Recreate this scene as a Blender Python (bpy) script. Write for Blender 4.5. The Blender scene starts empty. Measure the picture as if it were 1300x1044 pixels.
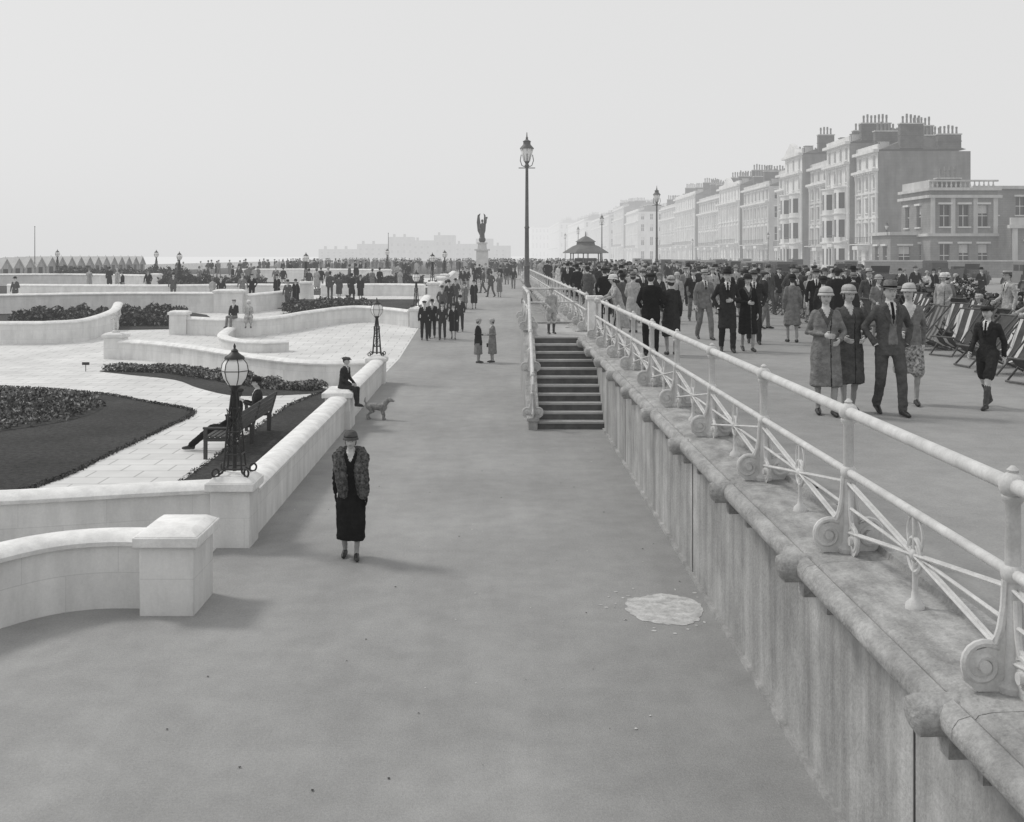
import bpy, math, random
import numpy as np
from mathutils import Vector, Matrix, noise, Quaternion
from mathutils.bvhtree import BVHTree
random.seed(7); rng=np.random.default_rng(7)
scene=bpy.context.scene
COL=scene.collection
pi=math.pi
# ------------------------------------------------------------------ materials
MATS={}
HAZE=0.80; HD=560.0
def mat(name,c1,c2=None,scale=3.0,rough=0.85,bump=0.0,bscale=None,stretch=(1,1,1),detail=4,joints=None,patch=None,metal=0.0,streak=None,spec=0.3,grain=None):
    m=bpy.data.materials.new(name); m.use_nodes=True
    nt=m.node_tree; N=nt.nodes; L=nt.links; N.clear()
    out=N.new('ShaderNodeOutputMaterial'); b=N.new('ShaderNodeBsdfPrincipled')
    b.inputs['Roughness'].default_value=rough; b.inputs['Metallic'].default_value=metal
    b.inputs['Specular IOR Level'].default_value=spec
    g=N.new('ShaderNodeNewGeometry'); 
    mp=N.new('ShaderNodeMapping'); mp.inputs['Scale'].default_value=stretch
    L.new(g.outputs['Position'],mp.inputs['Vector'])
    c2=c1 if c2 is None else c2
    nz=N.new('ShaderNodeTexNoise'); nz.inputs['Scale'].default_value=scale; nz.inputs['Detail'].default_value=detail; nz.inputs['Roughness'].default_value=0.62
    L.new(mp.outputs[0],nz.inputs['Vector'])
    cr=N.new('ShaderNodeValToRGB'); cr.color_ramp.elements[0].position=0.32; cr.color_ramp.elements[1].position=0.68
    cr.color_ramp.elements[0].color=(c1,c1,c1*0.99,1); cr.color_ramp.elements[1].color=(c2,c2,c2*0.99,1)
    L.new(nz.outputs['Fac'],cr.inputs['Fac']); col=cr.outputs[0]
    def mul(col,fac_out,lo,hi,p0=0.3,p1=0.7):
        r=N.new('ShaderNodeMapRange'); r.inputs['From Min'].default_value=p0; r.inputs['From Max'].default_value=p1
        r.inputs['To Min'].default_value=lo; r.inputs['To Max'].default_value=hi
        L.new(fac_out,r.inputs['Value'])
        mx=N.new('ShaderNodeVectorMath'); mx.operation='SCALE'; L.new(col,mx.inputs[0]); L.new(r.outputs[0],mx.inputs['Scale'])
        return mx.outputs[0]
    if patch:
        n2=N.new('ShaderNodeTexNoise'); n2.inputs['Scale'].default_value=patch[0]; n2.inputs['Detail'].default_value=5
        L.new(g.outputs['Position'],n2.inputs['Vector']); col=mul(col,n2.outputs['Fac'],patch[1],patch[2])
    for sk in ([streak] if streak and not isinstance(streak,list) else (streak or [])):
        mp2=N.new('ShaderNodeMapping'); mp2.inputs['Scale'].default_value=sk[0]
        L.new(g.outputs['Position'],mp2.inputs['Vector'])
        n3=N.new('ShaderNodeTexNoise'); n3.inputs['Scale'].default_value=1.0; n3.inputs['Detail'].default_value=5; n3.inputs['Roughness'].default_value=0.65
        L.new(mp2.outputs[0],n3.inputs['Vector']); col=mul(col,n3.outputs['Fac'],sk[1],sk[2],0.36,0.62)
    if grain:
        n4=N.new('ShaderNodeTexNoise'); n4.inputs['Scale'].default_value=grain[0]; n4.inputs['Detail'].default_value=3; n4.inputs['Roughness'].default_value=0.8
        L.new(g.outputs['Position'],n4.inputs['Vector']); col=mul(col,n4.outputs['Fac'],grain[1],grain[2])
    if joints:
        sp=N.new('ShaderNodeSeparateXYZ'); L.new(g.outputs['Position'],sp.inputs[0])
        cb=N.new('ShaderNodeCombineXYZ')
        if joints[0]=='floor':
            L.new(sp.outputs[0],cb.inputs[0]); L.new(sp.outputs[1],cb.inputs[1])
        else:
            ad=N.new('ShaderNodeMath'); ad.operation='ADD'; L.new(sp.outputs[0],ad.inputs[0]); L.new(sp.outputs[1],ad.inputs[1])
            L.new(ad.outputs[0],cb.inputs[0]); L.new(sp.outputs[2],cb.inputs[1])
        br=N.new('ShaderNodeTexBrick'); br.inputs['Scale'].default_value=1.0
        br.inputs['Brick Width'].default_value=joints[1]; br.inputs['Row Height'].default_value=joints[2]
        br.inputs['Mortar Size'].default_value=joints[4] if len(joints)>4 else 0.008
        br.inputs['Color1'].default_value=(1,1,1,1); br.inputs['Color2'].default_value=(0.92,0.92,0.92,1)
        k=joints[3]; br.inputs['Mortar'].default_value=(k,k,k,1)
        L.new(cb.outputs[0],br.inputs['Vector'])
        mx=N.new('ShaderNodeVectorMath'); mx.operation='MULTIPLY'; L.new(col,mx.inputs[0]); L.new(br.outputs['Color'],mx.inputs[1]); col=mx.outputs[0]
    L.new(col,b.inputs['Base Color'])
    if bump>0:
        nb=N.new('ShaderNodeTexNoise'); nb.inputs['Scale'].default_value=bscale or scale*6; nb.inputs['Detail'].default_value=3
        L.new(g.outputs['Position'],nb.inputs['Vector'])
        bp=N.new('ShaderNodeBump'); bp.inputs['Strength'].default_value=bump; bp.inputs['Distance'].default_value=0.03
        L.new(nb.outputs['Fac'],bp.inputs['Height']); L.new(bp.outputs[0],b.inputs['Normal'])
    # sea haze painted in: pale emission mixed over each surface, by distance from origin
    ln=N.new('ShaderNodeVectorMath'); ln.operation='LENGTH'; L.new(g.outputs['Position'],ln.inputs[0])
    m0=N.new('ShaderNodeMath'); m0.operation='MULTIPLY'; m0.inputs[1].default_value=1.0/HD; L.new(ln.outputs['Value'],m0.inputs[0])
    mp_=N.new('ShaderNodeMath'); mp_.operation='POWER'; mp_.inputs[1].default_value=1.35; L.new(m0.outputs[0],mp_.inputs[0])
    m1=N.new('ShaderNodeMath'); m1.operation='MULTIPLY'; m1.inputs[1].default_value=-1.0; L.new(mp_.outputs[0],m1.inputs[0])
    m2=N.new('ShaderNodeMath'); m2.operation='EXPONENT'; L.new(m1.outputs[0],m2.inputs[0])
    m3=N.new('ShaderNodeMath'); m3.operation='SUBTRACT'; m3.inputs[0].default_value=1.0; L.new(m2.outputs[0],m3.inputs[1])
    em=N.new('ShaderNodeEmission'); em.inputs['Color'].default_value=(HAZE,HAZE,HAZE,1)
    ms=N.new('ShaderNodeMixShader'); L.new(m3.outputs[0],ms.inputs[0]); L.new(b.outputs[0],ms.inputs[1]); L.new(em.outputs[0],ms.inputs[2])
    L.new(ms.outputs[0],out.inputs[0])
    MATS[name]=m; return m
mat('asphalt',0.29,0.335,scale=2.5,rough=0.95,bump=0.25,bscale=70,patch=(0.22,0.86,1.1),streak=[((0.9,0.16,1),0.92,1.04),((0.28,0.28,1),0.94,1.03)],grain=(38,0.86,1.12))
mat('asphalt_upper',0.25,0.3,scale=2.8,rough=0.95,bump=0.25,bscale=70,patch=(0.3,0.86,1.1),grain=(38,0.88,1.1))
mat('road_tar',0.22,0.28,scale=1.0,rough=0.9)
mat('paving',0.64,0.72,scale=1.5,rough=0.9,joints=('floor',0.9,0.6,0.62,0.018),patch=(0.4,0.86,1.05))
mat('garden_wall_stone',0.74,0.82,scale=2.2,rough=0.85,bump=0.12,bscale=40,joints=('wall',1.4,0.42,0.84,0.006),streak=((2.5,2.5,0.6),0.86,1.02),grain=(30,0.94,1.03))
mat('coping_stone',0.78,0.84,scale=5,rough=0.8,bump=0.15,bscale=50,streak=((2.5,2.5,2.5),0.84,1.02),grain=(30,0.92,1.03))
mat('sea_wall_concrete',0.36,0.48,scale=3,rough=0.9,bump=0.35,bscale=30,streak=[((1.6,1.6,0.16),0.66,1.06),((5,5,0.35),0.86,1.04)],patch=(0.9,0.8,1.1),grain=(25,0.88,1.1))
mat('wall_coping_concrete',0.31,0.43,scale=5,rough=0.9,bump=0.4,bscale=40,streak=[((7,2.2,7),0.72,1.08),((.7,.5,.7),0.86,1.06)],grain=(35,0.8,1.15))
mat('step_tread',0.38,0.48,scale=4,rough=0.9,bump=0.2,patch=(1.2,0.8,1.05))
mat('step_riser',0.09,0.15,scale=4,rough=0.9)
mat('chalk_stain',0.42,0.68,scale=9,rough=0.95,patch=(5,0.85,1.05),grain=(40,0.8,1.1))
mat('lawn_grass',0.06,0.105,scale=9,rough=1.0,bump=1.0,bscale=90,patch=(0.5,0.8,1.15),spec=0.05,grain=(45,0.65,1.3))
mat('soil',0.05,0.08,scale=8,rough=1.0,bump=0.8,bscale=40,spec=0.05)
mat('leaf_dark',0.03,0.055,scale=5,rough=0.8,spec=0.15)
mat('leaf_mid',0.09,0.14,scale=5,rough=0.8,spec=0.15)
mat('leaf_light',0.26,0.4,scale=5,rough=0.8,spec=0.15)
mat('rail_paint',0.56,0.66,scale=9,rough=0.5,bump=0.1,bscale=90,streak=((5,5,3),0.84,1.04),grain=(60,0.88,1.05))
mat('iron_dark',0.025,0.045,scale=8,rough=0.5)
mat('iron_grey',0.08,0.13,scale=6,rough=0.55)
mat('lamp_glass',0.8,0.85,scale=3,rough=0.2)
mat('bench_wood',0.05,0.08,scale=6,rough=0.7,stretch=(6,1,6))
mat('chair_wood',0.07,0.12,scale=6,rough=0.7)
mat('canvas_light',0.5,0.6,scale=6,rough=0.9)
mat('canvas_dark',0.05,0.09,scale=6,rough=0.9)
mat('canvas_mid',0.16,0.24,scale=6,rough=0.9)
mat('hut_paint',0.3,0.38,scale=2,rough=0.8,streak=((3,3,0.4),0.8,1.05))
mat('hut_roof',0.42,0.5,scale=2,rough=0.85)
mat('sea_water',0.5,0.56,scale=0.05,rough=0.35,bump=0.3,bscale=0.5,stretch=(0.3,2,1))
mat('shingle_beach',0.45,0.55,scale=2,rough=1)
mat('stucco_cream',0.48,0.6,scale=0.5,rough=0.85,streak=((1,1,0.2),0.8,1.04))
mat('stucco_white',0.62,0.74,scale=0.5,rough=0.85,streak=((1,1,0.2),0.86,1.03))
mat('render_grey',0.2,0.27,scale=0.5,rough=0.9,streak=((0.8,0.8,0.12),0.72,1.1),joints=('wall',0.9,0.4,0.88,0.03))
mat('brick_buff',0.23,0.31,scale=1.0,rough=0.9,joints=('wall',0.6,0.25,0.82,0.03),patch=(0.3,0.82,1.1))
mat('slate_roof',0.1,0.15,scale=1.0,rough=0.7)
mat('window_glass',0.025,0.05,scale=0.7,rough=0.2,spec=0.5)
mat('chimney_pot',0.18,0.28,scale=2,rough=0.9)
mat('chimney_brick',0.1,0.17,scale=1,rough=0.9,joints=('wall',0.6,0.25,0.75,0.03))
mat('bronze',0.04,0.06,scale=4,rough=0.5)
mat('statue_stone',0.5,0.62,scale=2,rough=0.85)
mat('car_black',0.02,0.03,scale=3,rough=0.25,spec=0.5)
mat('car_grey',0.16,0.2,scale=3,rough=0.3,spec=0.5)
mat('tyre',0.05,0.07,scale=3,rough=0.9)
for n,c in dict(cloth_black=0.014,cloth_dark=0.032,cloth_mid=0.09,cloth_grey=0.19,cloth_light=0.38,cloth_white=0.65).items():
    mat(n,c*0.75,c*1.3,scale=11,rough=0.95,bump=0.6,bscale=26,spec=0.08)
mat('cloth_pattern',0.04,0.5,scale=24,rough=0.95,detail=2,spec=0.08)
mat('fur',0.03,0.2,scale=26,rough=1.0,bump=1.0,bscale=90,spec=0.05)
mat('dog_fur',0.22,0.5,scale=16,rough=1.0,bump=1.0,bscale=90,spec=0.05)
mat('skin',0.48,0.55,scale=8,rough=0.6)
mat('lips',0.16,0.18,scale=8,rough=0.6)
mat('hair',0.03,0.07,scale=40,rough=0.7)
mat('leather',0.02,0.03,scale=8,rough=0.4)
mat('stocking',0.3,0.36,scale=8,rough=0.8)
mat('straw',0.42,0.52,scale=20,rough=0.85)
# ------------------------------------------------------------------ mesh builder
class MB:
    def __init__(s): s.v=[]; s.f=[]; s.m=[]
    def add(s,vs,fs,m):
        o=len(s.v); s.v.extend([tuple(p) for p in vs])
        for f in fs: s.f.append(tuple(o+i for i in f)); s.m.append(m)
    def box(s,cx,cy,cz,sx,sy,sz,m,rot=0.0,taper=1.0):
        c,sn=math.cos(rot),math.sin(rot); vs=[]
        for dz in (-.5,.5):
            k=taper if dz>0 else 1.0
            for dx,dy in ((-.5,-.5),(.5,-.5),(.5,.5),(-.5,.5)):
                x,y=dx*sx*k,dy*sy*k; vs.append((cx+x*c-y*sn,cy+x*sn+y*c,cz+dz*sz))
        s.add(vs,[(0,3,2,1),(4,5,6,7),(0,1,5,4),(1,2,6,5),(2,3,7,6),(3,0,4,7)],m)
    def box2(s,x0,x1,y0,y1,z0,z1,m): s.box((x0+x1)/2,(y0+y1)/2,(z0+z1)/2,abs(x1-x0),abs(y1-y0),abs(z1-z0),m)
    def tube(s,pts,rad,m,n=8,caps=True,flat=1.0):
        P=[Vector(p) for p in pts]; k=len(P)
        if not hasattr(rad,'__len__'): rad=[rad]*k
        vs=[]; up=None
        for i in range(k):
            t=(P[min(i+1,k-1)]-P[max(i-1,0)]).normalized()
            if up is None:
                a=Vector((0,0,1)) if abs(t.z)<0.9 else Vector((0,1,0))
                up=(a-t*a.dot(t)).normalized()
            else:
                up=(up-t*up.dot(t)); up=up.normalized() if up.length>1e-5 else t.orthogonal().normalized()
            sd=t.cross(up)
            for j in range(n):
                a=2*pi*j/n; vs.append(P[i]+(sd*math.cos(a)*flat+up*math.sin(a))*rad[i])
        fs=[]
        for i in range(k-1):
            for j in range(n):
                a=i*n+j; b=i*n+(j+1)%n; fs.append((a,b,b+n,a+n))
        if caps:
            fs.append(tuple(range(n-1,-1,-1))); fs.append(tuple((k-1)*n+j for j in range(n)))
        s.add(vs,fs,m)
    def limb(s,pts,rad,m,n=12):
        s.tube(pts,rad,m,n)
        for p,r in zip(pts,rad): s.ell(p,(r,r,r),m,n,8)
    def ell(s,c,r,m,n=12,k=8,M=None):
        vs=[]; c=Vector(c)
        def T(x,y,z):
            v=Vector((x*r[0],y*r[1],z*r[2])); 
            if M is not None: v=M@v
            return c+v
        vs.append(T(0,0,-1))
        for i in range(1,k):
            ph=-pi/2+pi*i/k
            for j in range(n):
                a=2*pi*j/n; vs.append(T(math.cos(ph)*math.cos(a),math.cos(ph)*math.sin(a),math.sin(ph)))
        vs.append(T(0,0,1)); fs=[]
        for j in range(n): fs.append((0,1+(j+1)%n,1+j))
        for i in range(k-2):
            for j in range(n):
                a=1+i*n+j; b=1+i*n+(j+1)%n; fs.append((a,b,b+n,a+n))
        t=len(vs)-1
        for j in range(n): fs.append((t,1+(k-2)*n+j,1+(k-2)*n+(j+1)%n))
        s.add(vs,fs,m)
    def loft(s,rings,m,n=20):
        vs=[]
        for (x,y,z,rx,ry) in rings:
            for j in range(n):
                a=2*pi*j/n; vs.append((x+rx*math.cos(a),y+ry*math.sin(a),z))
        fs=[]; k=len(rings)
        for i in range(k-1):
            for j in range(n):
                a=i*n+j; b=i*n+(j+1)%n; fs.append((a,b,b+n,a+n))
        fs.append(tuple(range(n-1,-1,-1))); fs.append(tuple((k-1)*n+j for j in range(n)))
        s.add(vs,fs,m)
    def lathe(s,c,prof,m,n=12,sx=1.0,sy=1.0):
        s.loft([(c[0],c[1],c[2]+z,max(r,1e-4)*sx,max(r,1e-4)*sy) for r,z in prof],m,n)
    def sweep(s,path,prof,m):
        P=[Vector(p) for p in path]; k=len(P); n=len(prof); vs=[]
        for i in range(k):
            t0=(P[i]-P[i-1]) if i>0 else (P[1]-P[0]); t1=(P[i+1]-P[i]) if i<k-1 else t0
            t0.z=0;t1.z=0; t0.normalize(); t1.normalize(); t=(t0+t1).normalized()
            nr=Vector((t.y,-t.x,0)); sc=1/max(0.5,t.dot(t0))
            for (o,z) in prof: vs.append(P[i]+nr*o*sc+Vector((0,0,z)))
        fs=[]
        for i in range(k-1):
            for j in range(n):
                a=i*n+j; b=i*n+(j+1)%n; fs.append((a,a+n,b+n,b))
        fs.append(tuple(range(n))); fs.append(tuple((k-1)*n+j for j in range(n-1,-1,-1)))
        s.add(vs,fs,m)
    def mesh(s,name,ang=35,smooth=True):
        me=bpy.data.meshes.new(name); me.from_pydata(s.v,[],s.f)
        names=[]; 
        for x in s.m:
            if x not in names: names.append(x)
        for x in names: me.materials.append(MATS[x])
        idx={x:i for i,x in enumerate(names)}
        me.polygons.foreach_set('material_index',[idx[x] for x in s.m])
        if smooth:
            me.polygons.foreach_set('use_smooth',[True]*len(s.f))
            try: me.set_sharp_from_angle(angle=math.radians(ang))
            except Exception: pass
        me.update(); return me
    def obj(s,name,parent=None,bevel=0,loc=(0,0,0),rot=0.0,ang=35,smooth=True):
        return put(s.mesh(name,ang,smooth),name,loc,rot,parent,bevel)
def put(me,name,loc=(0,0,0),rot=0.0,parent=None,bevel=0,scale=1.0):
    o=bpy.data.objects.new(name,me); COL.objects.link(o); o.location=loc; o.rotation_euler=(0,0,rot); o.scale=(scale,)*3
    if parent is not None: o.parent=parent
    if bevel:
        b=o.modifiers.new('bevel','BEVEL'); b.width=bevel; b.segments=2; b.limit_method='ANGLE'; b.angle_limit=math.radians(40)
    return o
def empty(name,loc=(0,0,0)):
    o=bpy.data.objects.new(name,None); COL.objects.link(o); o.location=loc; o.empty_display_size=0.3; return o
# ------------------------------------------------------------------ terrain
UP=1.95
def gz(y):
    if y<=44: return 0.0
    if y<=70: return 1.3*(y-44)/26
    if y<=110: return 1.3+0.65*(y-70)/40
    return 1.95
YS=[-30,0,10,20,30,40,44,50,57,64,70,80,90,100,110,150,200,300,500,800,1500,4000]
def sheet(name,x0,x1,m,off=0.0,ys=YS,zf=gz,nx=1):
    mb=MB(); vs=[]; fs=[]
    for y in ys:
        for i in range(nx+1): vs.append((x0+(x1-x0)*i/nx,y,zf(y)+off))
    w=nx+1
    for j in range(len(ys)-1):
        for i in range(nx): a=j*w+i; fs.append((a,a+1,a+1+w,a+w))
    mb.add(vs,fs,m); return mb.obj(name,smooth=False)
sheet('lower_promenade_ground',-52,2.6,'asphalt')
sheet('upper_promenade_ground',2.66,16,'asphalt_upper',zf=lambda y:UP+ (0.006 if y>109 else 0))
sheet('road',16.2,40,'road_tar',zf=lambda y:UP-0.12)
sheet('far_pavement',40.2,4000,'asphalt_upper',zf=lambda y:UP)
mb=MB(); mb.box2(16,16.2,-30,1500,1.5,UP+0.004,'wall_coping_concrete'); mb.box2(40,40.2,-30,1500,1.5,UP+0.004,'wall_coping_concrete'); mb.obj('road_kerb')
mb=MB(); mb.add([(-52,-30,0),(-52,110,1.95),(-52,4000,1.95),(-80,4000,-4.2),(-80,110,-4.2),(-80,-30,-4.2)],[(0,1,4,5),(1,2,3,4)],'shingle_beach'); mb.obj('beach',smooth=False)
mb=MB(); mb.add([(-78,-200,-4),(-78,9000,-4),(-9000,9000,-4),(-9000,-200,-4)],[(0,1,2,3)],'sea_water'); mb.obj('sea_water',smooth=False)
def poly(name,pts,m,off):
    mb=MB(); mb.add([(x,y,gz(y)+off) for x,y in pts],[tuple(range(len(pts)))],m)
    return mb.obj(name,smooth=False)
def curve_pts(pts,closed=False,k=6):
    n=len(pts); out=[]
    for i in range(n if closed else n-1):
        g=lambda q: pts[q%n] if closed else pts[max(0,min(n-1,q))]
        p0,p1,p2,p3=g(i-1),g(i),g(i+1),g(i+2)
        for j in range(k):
            t=j/k
            out.append(tuple(0.5*((2*p1[a])+(-p0[a]+p2[a])*t+(2*p0[a]-5*p1[a]+4*p2[a]-p3[a])*t*t+(-p0[a]+3*p1[a]-3*p2[a]+p3[a])*t**3) for a in range(2)))
    if not closed: out.append(tuple(pts[-1]))
    return out
ysg=[14.8,20,30,40,44,50,57,64,70,80,90,100,108]
sheet('garden_paving',-48,-3.95,'paving',0.006,ys=ysg)
L1=curve_pts([(-26,35),(-20,35),(-15.5,34.4),(-12,32.8),(-9.7,30.7),(-8.0,28.9),(-7.9,26.1),(-8.0,22.5),(-8.1,20),(-9,18.6),(-14,17.5),(-26,17.5)],True,5)
L2_=[(-5.75,19.6),(-4.05,19.6),(-4.05,33),(-5.3,33),(-5.75,30)]
L3=curve_pts([(-14.2,39.3),(-11.8,39.6),(-9,36.6),(-7,34.6),(-5.4,34.0),(-5.3,32.9),(-7.5,32.2),(-9.2,34),(-10.7,36.4),(-12.8,38)],True,4)
poly('lawn',L1,'lawn_grass',0.012); poly('lawn',L2_,'lawn_grass',0.012); poly('lawn',L3,'lawn_grass',0.013)
def fringe(pts,h=0.05):
    def f():
        i=random.randrange(len(pts)); a=pts[i]; b=pts[(i+1)%len(pts)]; t=random.random()
        return (a[0]*(1-t)+b[0]*t+random.gauss(0,.035),a[1]*(1-t)+b[1]*t+random.gauss(0,.035),0.015+random.random()*h)
    return f
poly('lawn',curve_pts([(-33,62.9),(-33,53),(-25,53.5),(-16,54),(-15,56.5),(-17,61.5),(-25,62.5)],True,4),'lawn_grass',0.05)
for (a,b,c,d) in ((-14,-5,64,70),(-30,-16,71,82),(-44,-33,74,92),(-14,-5,76,86),(-30,-17,88,98),(-14,-5,90,97)):
    sheet('lawn',a,b,'lawn_grass',0.05,ys=sorted(set([c,d]+[y for y in ysg if c<y<d])))
poly('flower_bed_soil',[(-14.6+4.1*math.cos(a*pi/16),28.6+4.3*math.sin(a*pi/16)) for a in range(32)],'soil',0.022)
sheet('distant_lawn_grass',-48,-6,'lawn_grass',0.01,ys=[130,160,200,300,500])
def foliage(name,sampler,n,size,mats=('leaf_dark','leaf_mid','leaf_light'),w=(0.5,0.4,0.1)):
    c=np.array([sampler() for _ in range(n)])
    a=rng.normal(size=(n,3)); a/=np.linalg.norm(a,axis=1)[:,None]
    b=rng.normal(size=(n,3)); b-=a*(a*b).sum(1)[:,None]; b/=np.linalg.norm(b,axis=1)[:,None]
    s=size*rng.uniform(0.5,1.4,size=(n,1))
    V=np.stack([c-a*s-b*s*0.1,c+b*s*0.5,c+a*s,c-b*s*0.5],axis=1).reshape(-1,3)
    me=bpy.data.meshes.new(name); me.from_pydata(V.tolist(),[],np.arange(4*n).reshape(n,4).tolist())
    for m in mats: me.materials.append(MATS[m])
    me.polygons.foreach_set('material_index',rng.choice(len(mats),size=n,p=w).astype(np.int32))
    me.update(); return put(me,name)
foliage('grass_fringe',fringe(L1[5:45]),5000,0.03,w=(.5,.5,0)); foliage('grass_fringe',fringe(L2_),2500,0.03,w=(.5,.5,0))
def clump(x0,x1,y0,y1,h,zf=gz,sc=1.2):
    def f():
        x=random.uniform(x0,x1); y=random.uniform(y0,y1)
        hh=h*(0.55+0.75*noise.noise(Vector((x*sc,y*sc,h)))+0.25)
        return (x,y,zf(y)+max(0.03,hh)*random.random()**0.5)
    return f
def disc():
    while True:
        x=random.uniform(-1,1);y=random.uniform(-1,1)
        if x*x+y*y<0.94: break
    X=-14.6+4.1*x; Y=28.6+4.3*y
    X=round(X/0.4)*0.4+random.gauss(0,0.055); Y=round(Y/0.4)*0.4+random.gauss(0,0.055)
    return (X,Y,0.03+random.random()*0.18)
foliage('flower_bed_plants',disc,11000,0.055,w=(0.4,0.3,0.3))
def strip(pts,wd,h):
    def f():
        i=random.randrange(len(pts)-1); t=random.random()
        x=pts[i][0]*(1-t)+pts[i+1][0]*t; y=pts[i][1]*(1-t)+pts[i+1][1]*t
        a=random.uniform(-wd,wd)
        return (x+a*0.5,y+a,gz(y)+h*(0.6+0.6*noise.noise(Vector((x*2,y*2,0))))*random.random()**0.6+0.02)
    return f
foliage('flower_border_plants',strip([(-13.8,39.4),(-11.5,38.9),(-9,36.4),(-7,34.3),(-5.5,33.7)],0.45,0.34),8000,0.06,w=(0.3,0.35,0.35))
foliage('shrub_bed',clump(-24.5,-16.5,55.0,58.5,0.75),14000,0.10,w=(0.52,0.38,0.10))
foliage('shrub_bed',clump(-12,-7.2,61.0,64.5,0.65),8000,0.10,w=(0.52,0.38,0.10))
foliage('shrub_bed',clump(-26,-18,84,86,1.0),4000,0.14,w=(0.7,0.28,0.02))
foliage('shrub_bed',clump(-13,-6,86.5,88.5,0.9),4000,0.14,w=(0.7,0.28,0.02))
foliage('shrub_bed',clump(-40,-28,98,101,1.2),4000,0.16,w=(0.7,0.28,0.02))
foliage('hedge',clump(12.9,14.3,24,75,1.15,zf=lambda y:UP,sc=0.9),26000,0.09,w=(0.6,0.32,0.08))
# ------------------------------------------------------------------ garden walls
def garden_wall(pts,h,name='garden_wall',th=0.34,k=5):
    c=curve_pts(pts,False,k) if len(pts)>2 else pts
    path=[]
    for i in range(len(c)-1):
        d=math.hypot(c[i+1][0]-c[i][0],c[i+1][1]-c[i][1]); n=max(1,int(d/3))
        for j in range(n): t=j/n; path.append((c[i][0]*(1-t)+c[i+1][0]*t,c[i][1]*(1-t)+c[i+1][1]*t))
    path.append(c[-1])
    P=[(x,y,gz(y)) for x,y in path]; t=th/2; mb=MB()
    mb.sweep(P,[(-t,-0.05),(-t,h-0.1),(t,h-0.1),(t,-0.05)],'garden_wall_stone')
    e=t+0.06
    mb.sweep(P,[(-e,h-0.1),(-e-0.01,h-0.05),(-e+0.03,h-0.01),(-e+0.1,h+0.03),(0,h+0.045),(e-0.1,h+0.03),(e-0.03,h-0.01),(e+0.01,h-0.05),(e,h-0.1)],'coping_stone')
    return mb.obj(name,ang=50)
def pier(x,y,sx,sy,h,name='garden_wall_pier'):
    z=gz(y); mb=MB()
    mb.box(x,y,z+(h-0.14)/2-0.05,sx,sy,h-0.14+0.1,'garden_wall_stone')
    mb.box(x,y,z+h-0.075,sx+0.13,sy+0.13,0.12,'coping_stone')
    mb.box(x,y,z+h+0.02,sx+0.11,sy+0.11,0.07,'coping_stone',taper=0.72)
    return mb.obj(name,bevel=0.014)
garden_wall([(-4.05,12.98),(-4.6,12.98),(-5.1,12.8),(-5.5,12.4),(-5.95,11.6),(-6.2,10.6)],0.84)
pier(-3.78,12.98,0.62,0.86,0.92)
garden_wall([(-4.0,15.75),(-5,15.5),(-6,15.2),(-7,14.95),(-9,14.6),(-12,14.5)],0.86)
pier(-3.77,15.75,0.56,0.56,0.93)
garden_wall([(-3.72,16.06),(-3.8,26.0)],0.76,k=1); pier(-3.8,26.45,0.6,0.9,0.88)
garden_wall([(-3.82,26.9),(-3.9,35.2)],0.76,k=1); pier(-3.92,35.5,0.55,0.6,0.84)
garden_wall([(-4.2,35.4),(-5.8,35.1),(-8,36.9),(-11.2,40.8),(-13.5,43),(-15,43.9)],0.74); pier(-15.3,44.1,0.75,0.7,0.98)
garden_wall([(-36,48.4),(-22,48.6),(-19.8,48.8),(-18.7,50),(-18.9,54),(-20,58)],0.95)
garden_wall([(-14.8,52.2),(-12.5,51.3),(-10.8,52),(-9.4,55),(-7.7,57.4),(-6,56.8),(-4.4,55.2)],0.8); pier(-15.1,52.2,0.8,0.7,1.05)
pier(-4.1,54.9,0.6,0.6,0.95)
garden_wall([(-12.4,51.2),(-12.0,48),(-10.4,46),(-8.8,46.2)],0.45)
garden_wall([(-34,60),(-28,61),(-22,62.3),(-16,62.4)],1.1); pier(-15.2,62.3,1.6,0.8,1.25)
garden_wall([(-14.3,62.3),(-12.6,65),(-12.8,68)],1.0)
garden_wall([(-4.1,55.3),(-4.15,64)],0.8,k=1); garden_wall([(-4.15,70),(-4.2,80)],0.8,k=1); garden_wall([(-4.2,86),(-4.25,104)],0.8,k=1)
garden_wall([(-32,72),(-22,71),(-16,72.5),(-12,71)],0.9); garden_wall([(-46,88),(-36,90),(-27,87)],1.0)
garden_wall([(-24,100),(-17,101),(-10,99)],1.1); garden_wall([(-12,74.5),(-8,75.2),(-5,74.5)],0.8)
for a,b in ((-4.15,70),(-4.2,80),(-12.4,71),(-27,87),(-10,99),(-4.2,86)): pier(a,b,0.7,0.7,1.1)
# ------------------------------------------------------------------ sea wall, coping, stairs
WY0,WY1=-10,109
mb=MB()
mb.box2(2.5,2.72,WY0,WY1,-0.1,UP-0.16,'sea_wall_concrete')
for y in np.arange(5.36+1.26,WY1,7.56): mb.box2(2.49,2.51,y-0.006,y+0.006,0,UP-0.2,'step_riser')
mb.box2(2.45,2.5,WY0,26.0,-0.05,0.04,'sea_wall_concrete')
mb.obj('promenade_retaining_wall')
mb=MB(); z=UP
cop=[(0.27,z-0.19),(0.30,z-0.16),(0.355,z-0.15),(0.395,z-0.10),(0.395,z-0.05),(0.365,z-0.005),(0.31,z+0.012),(0.285,z-0.004),(0.27,z+0.016),(0.2,z+0.03),(-0.2,z+0.045),(-0.215,z+0.085),(-0.30,z+0.09),(-0.31,z+0.08),(-0.31,z-0.17)]
y=WY0+0.0
while y<29.4:
    y2=min(y+2.52,29.45)
    mb.sweep([(2.5,y+0.003,0),(2.5,y2-0.003,0)],[(-o,zz) for o,zz in cop],'wall_coping_concrete') ; y=y2
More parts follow.
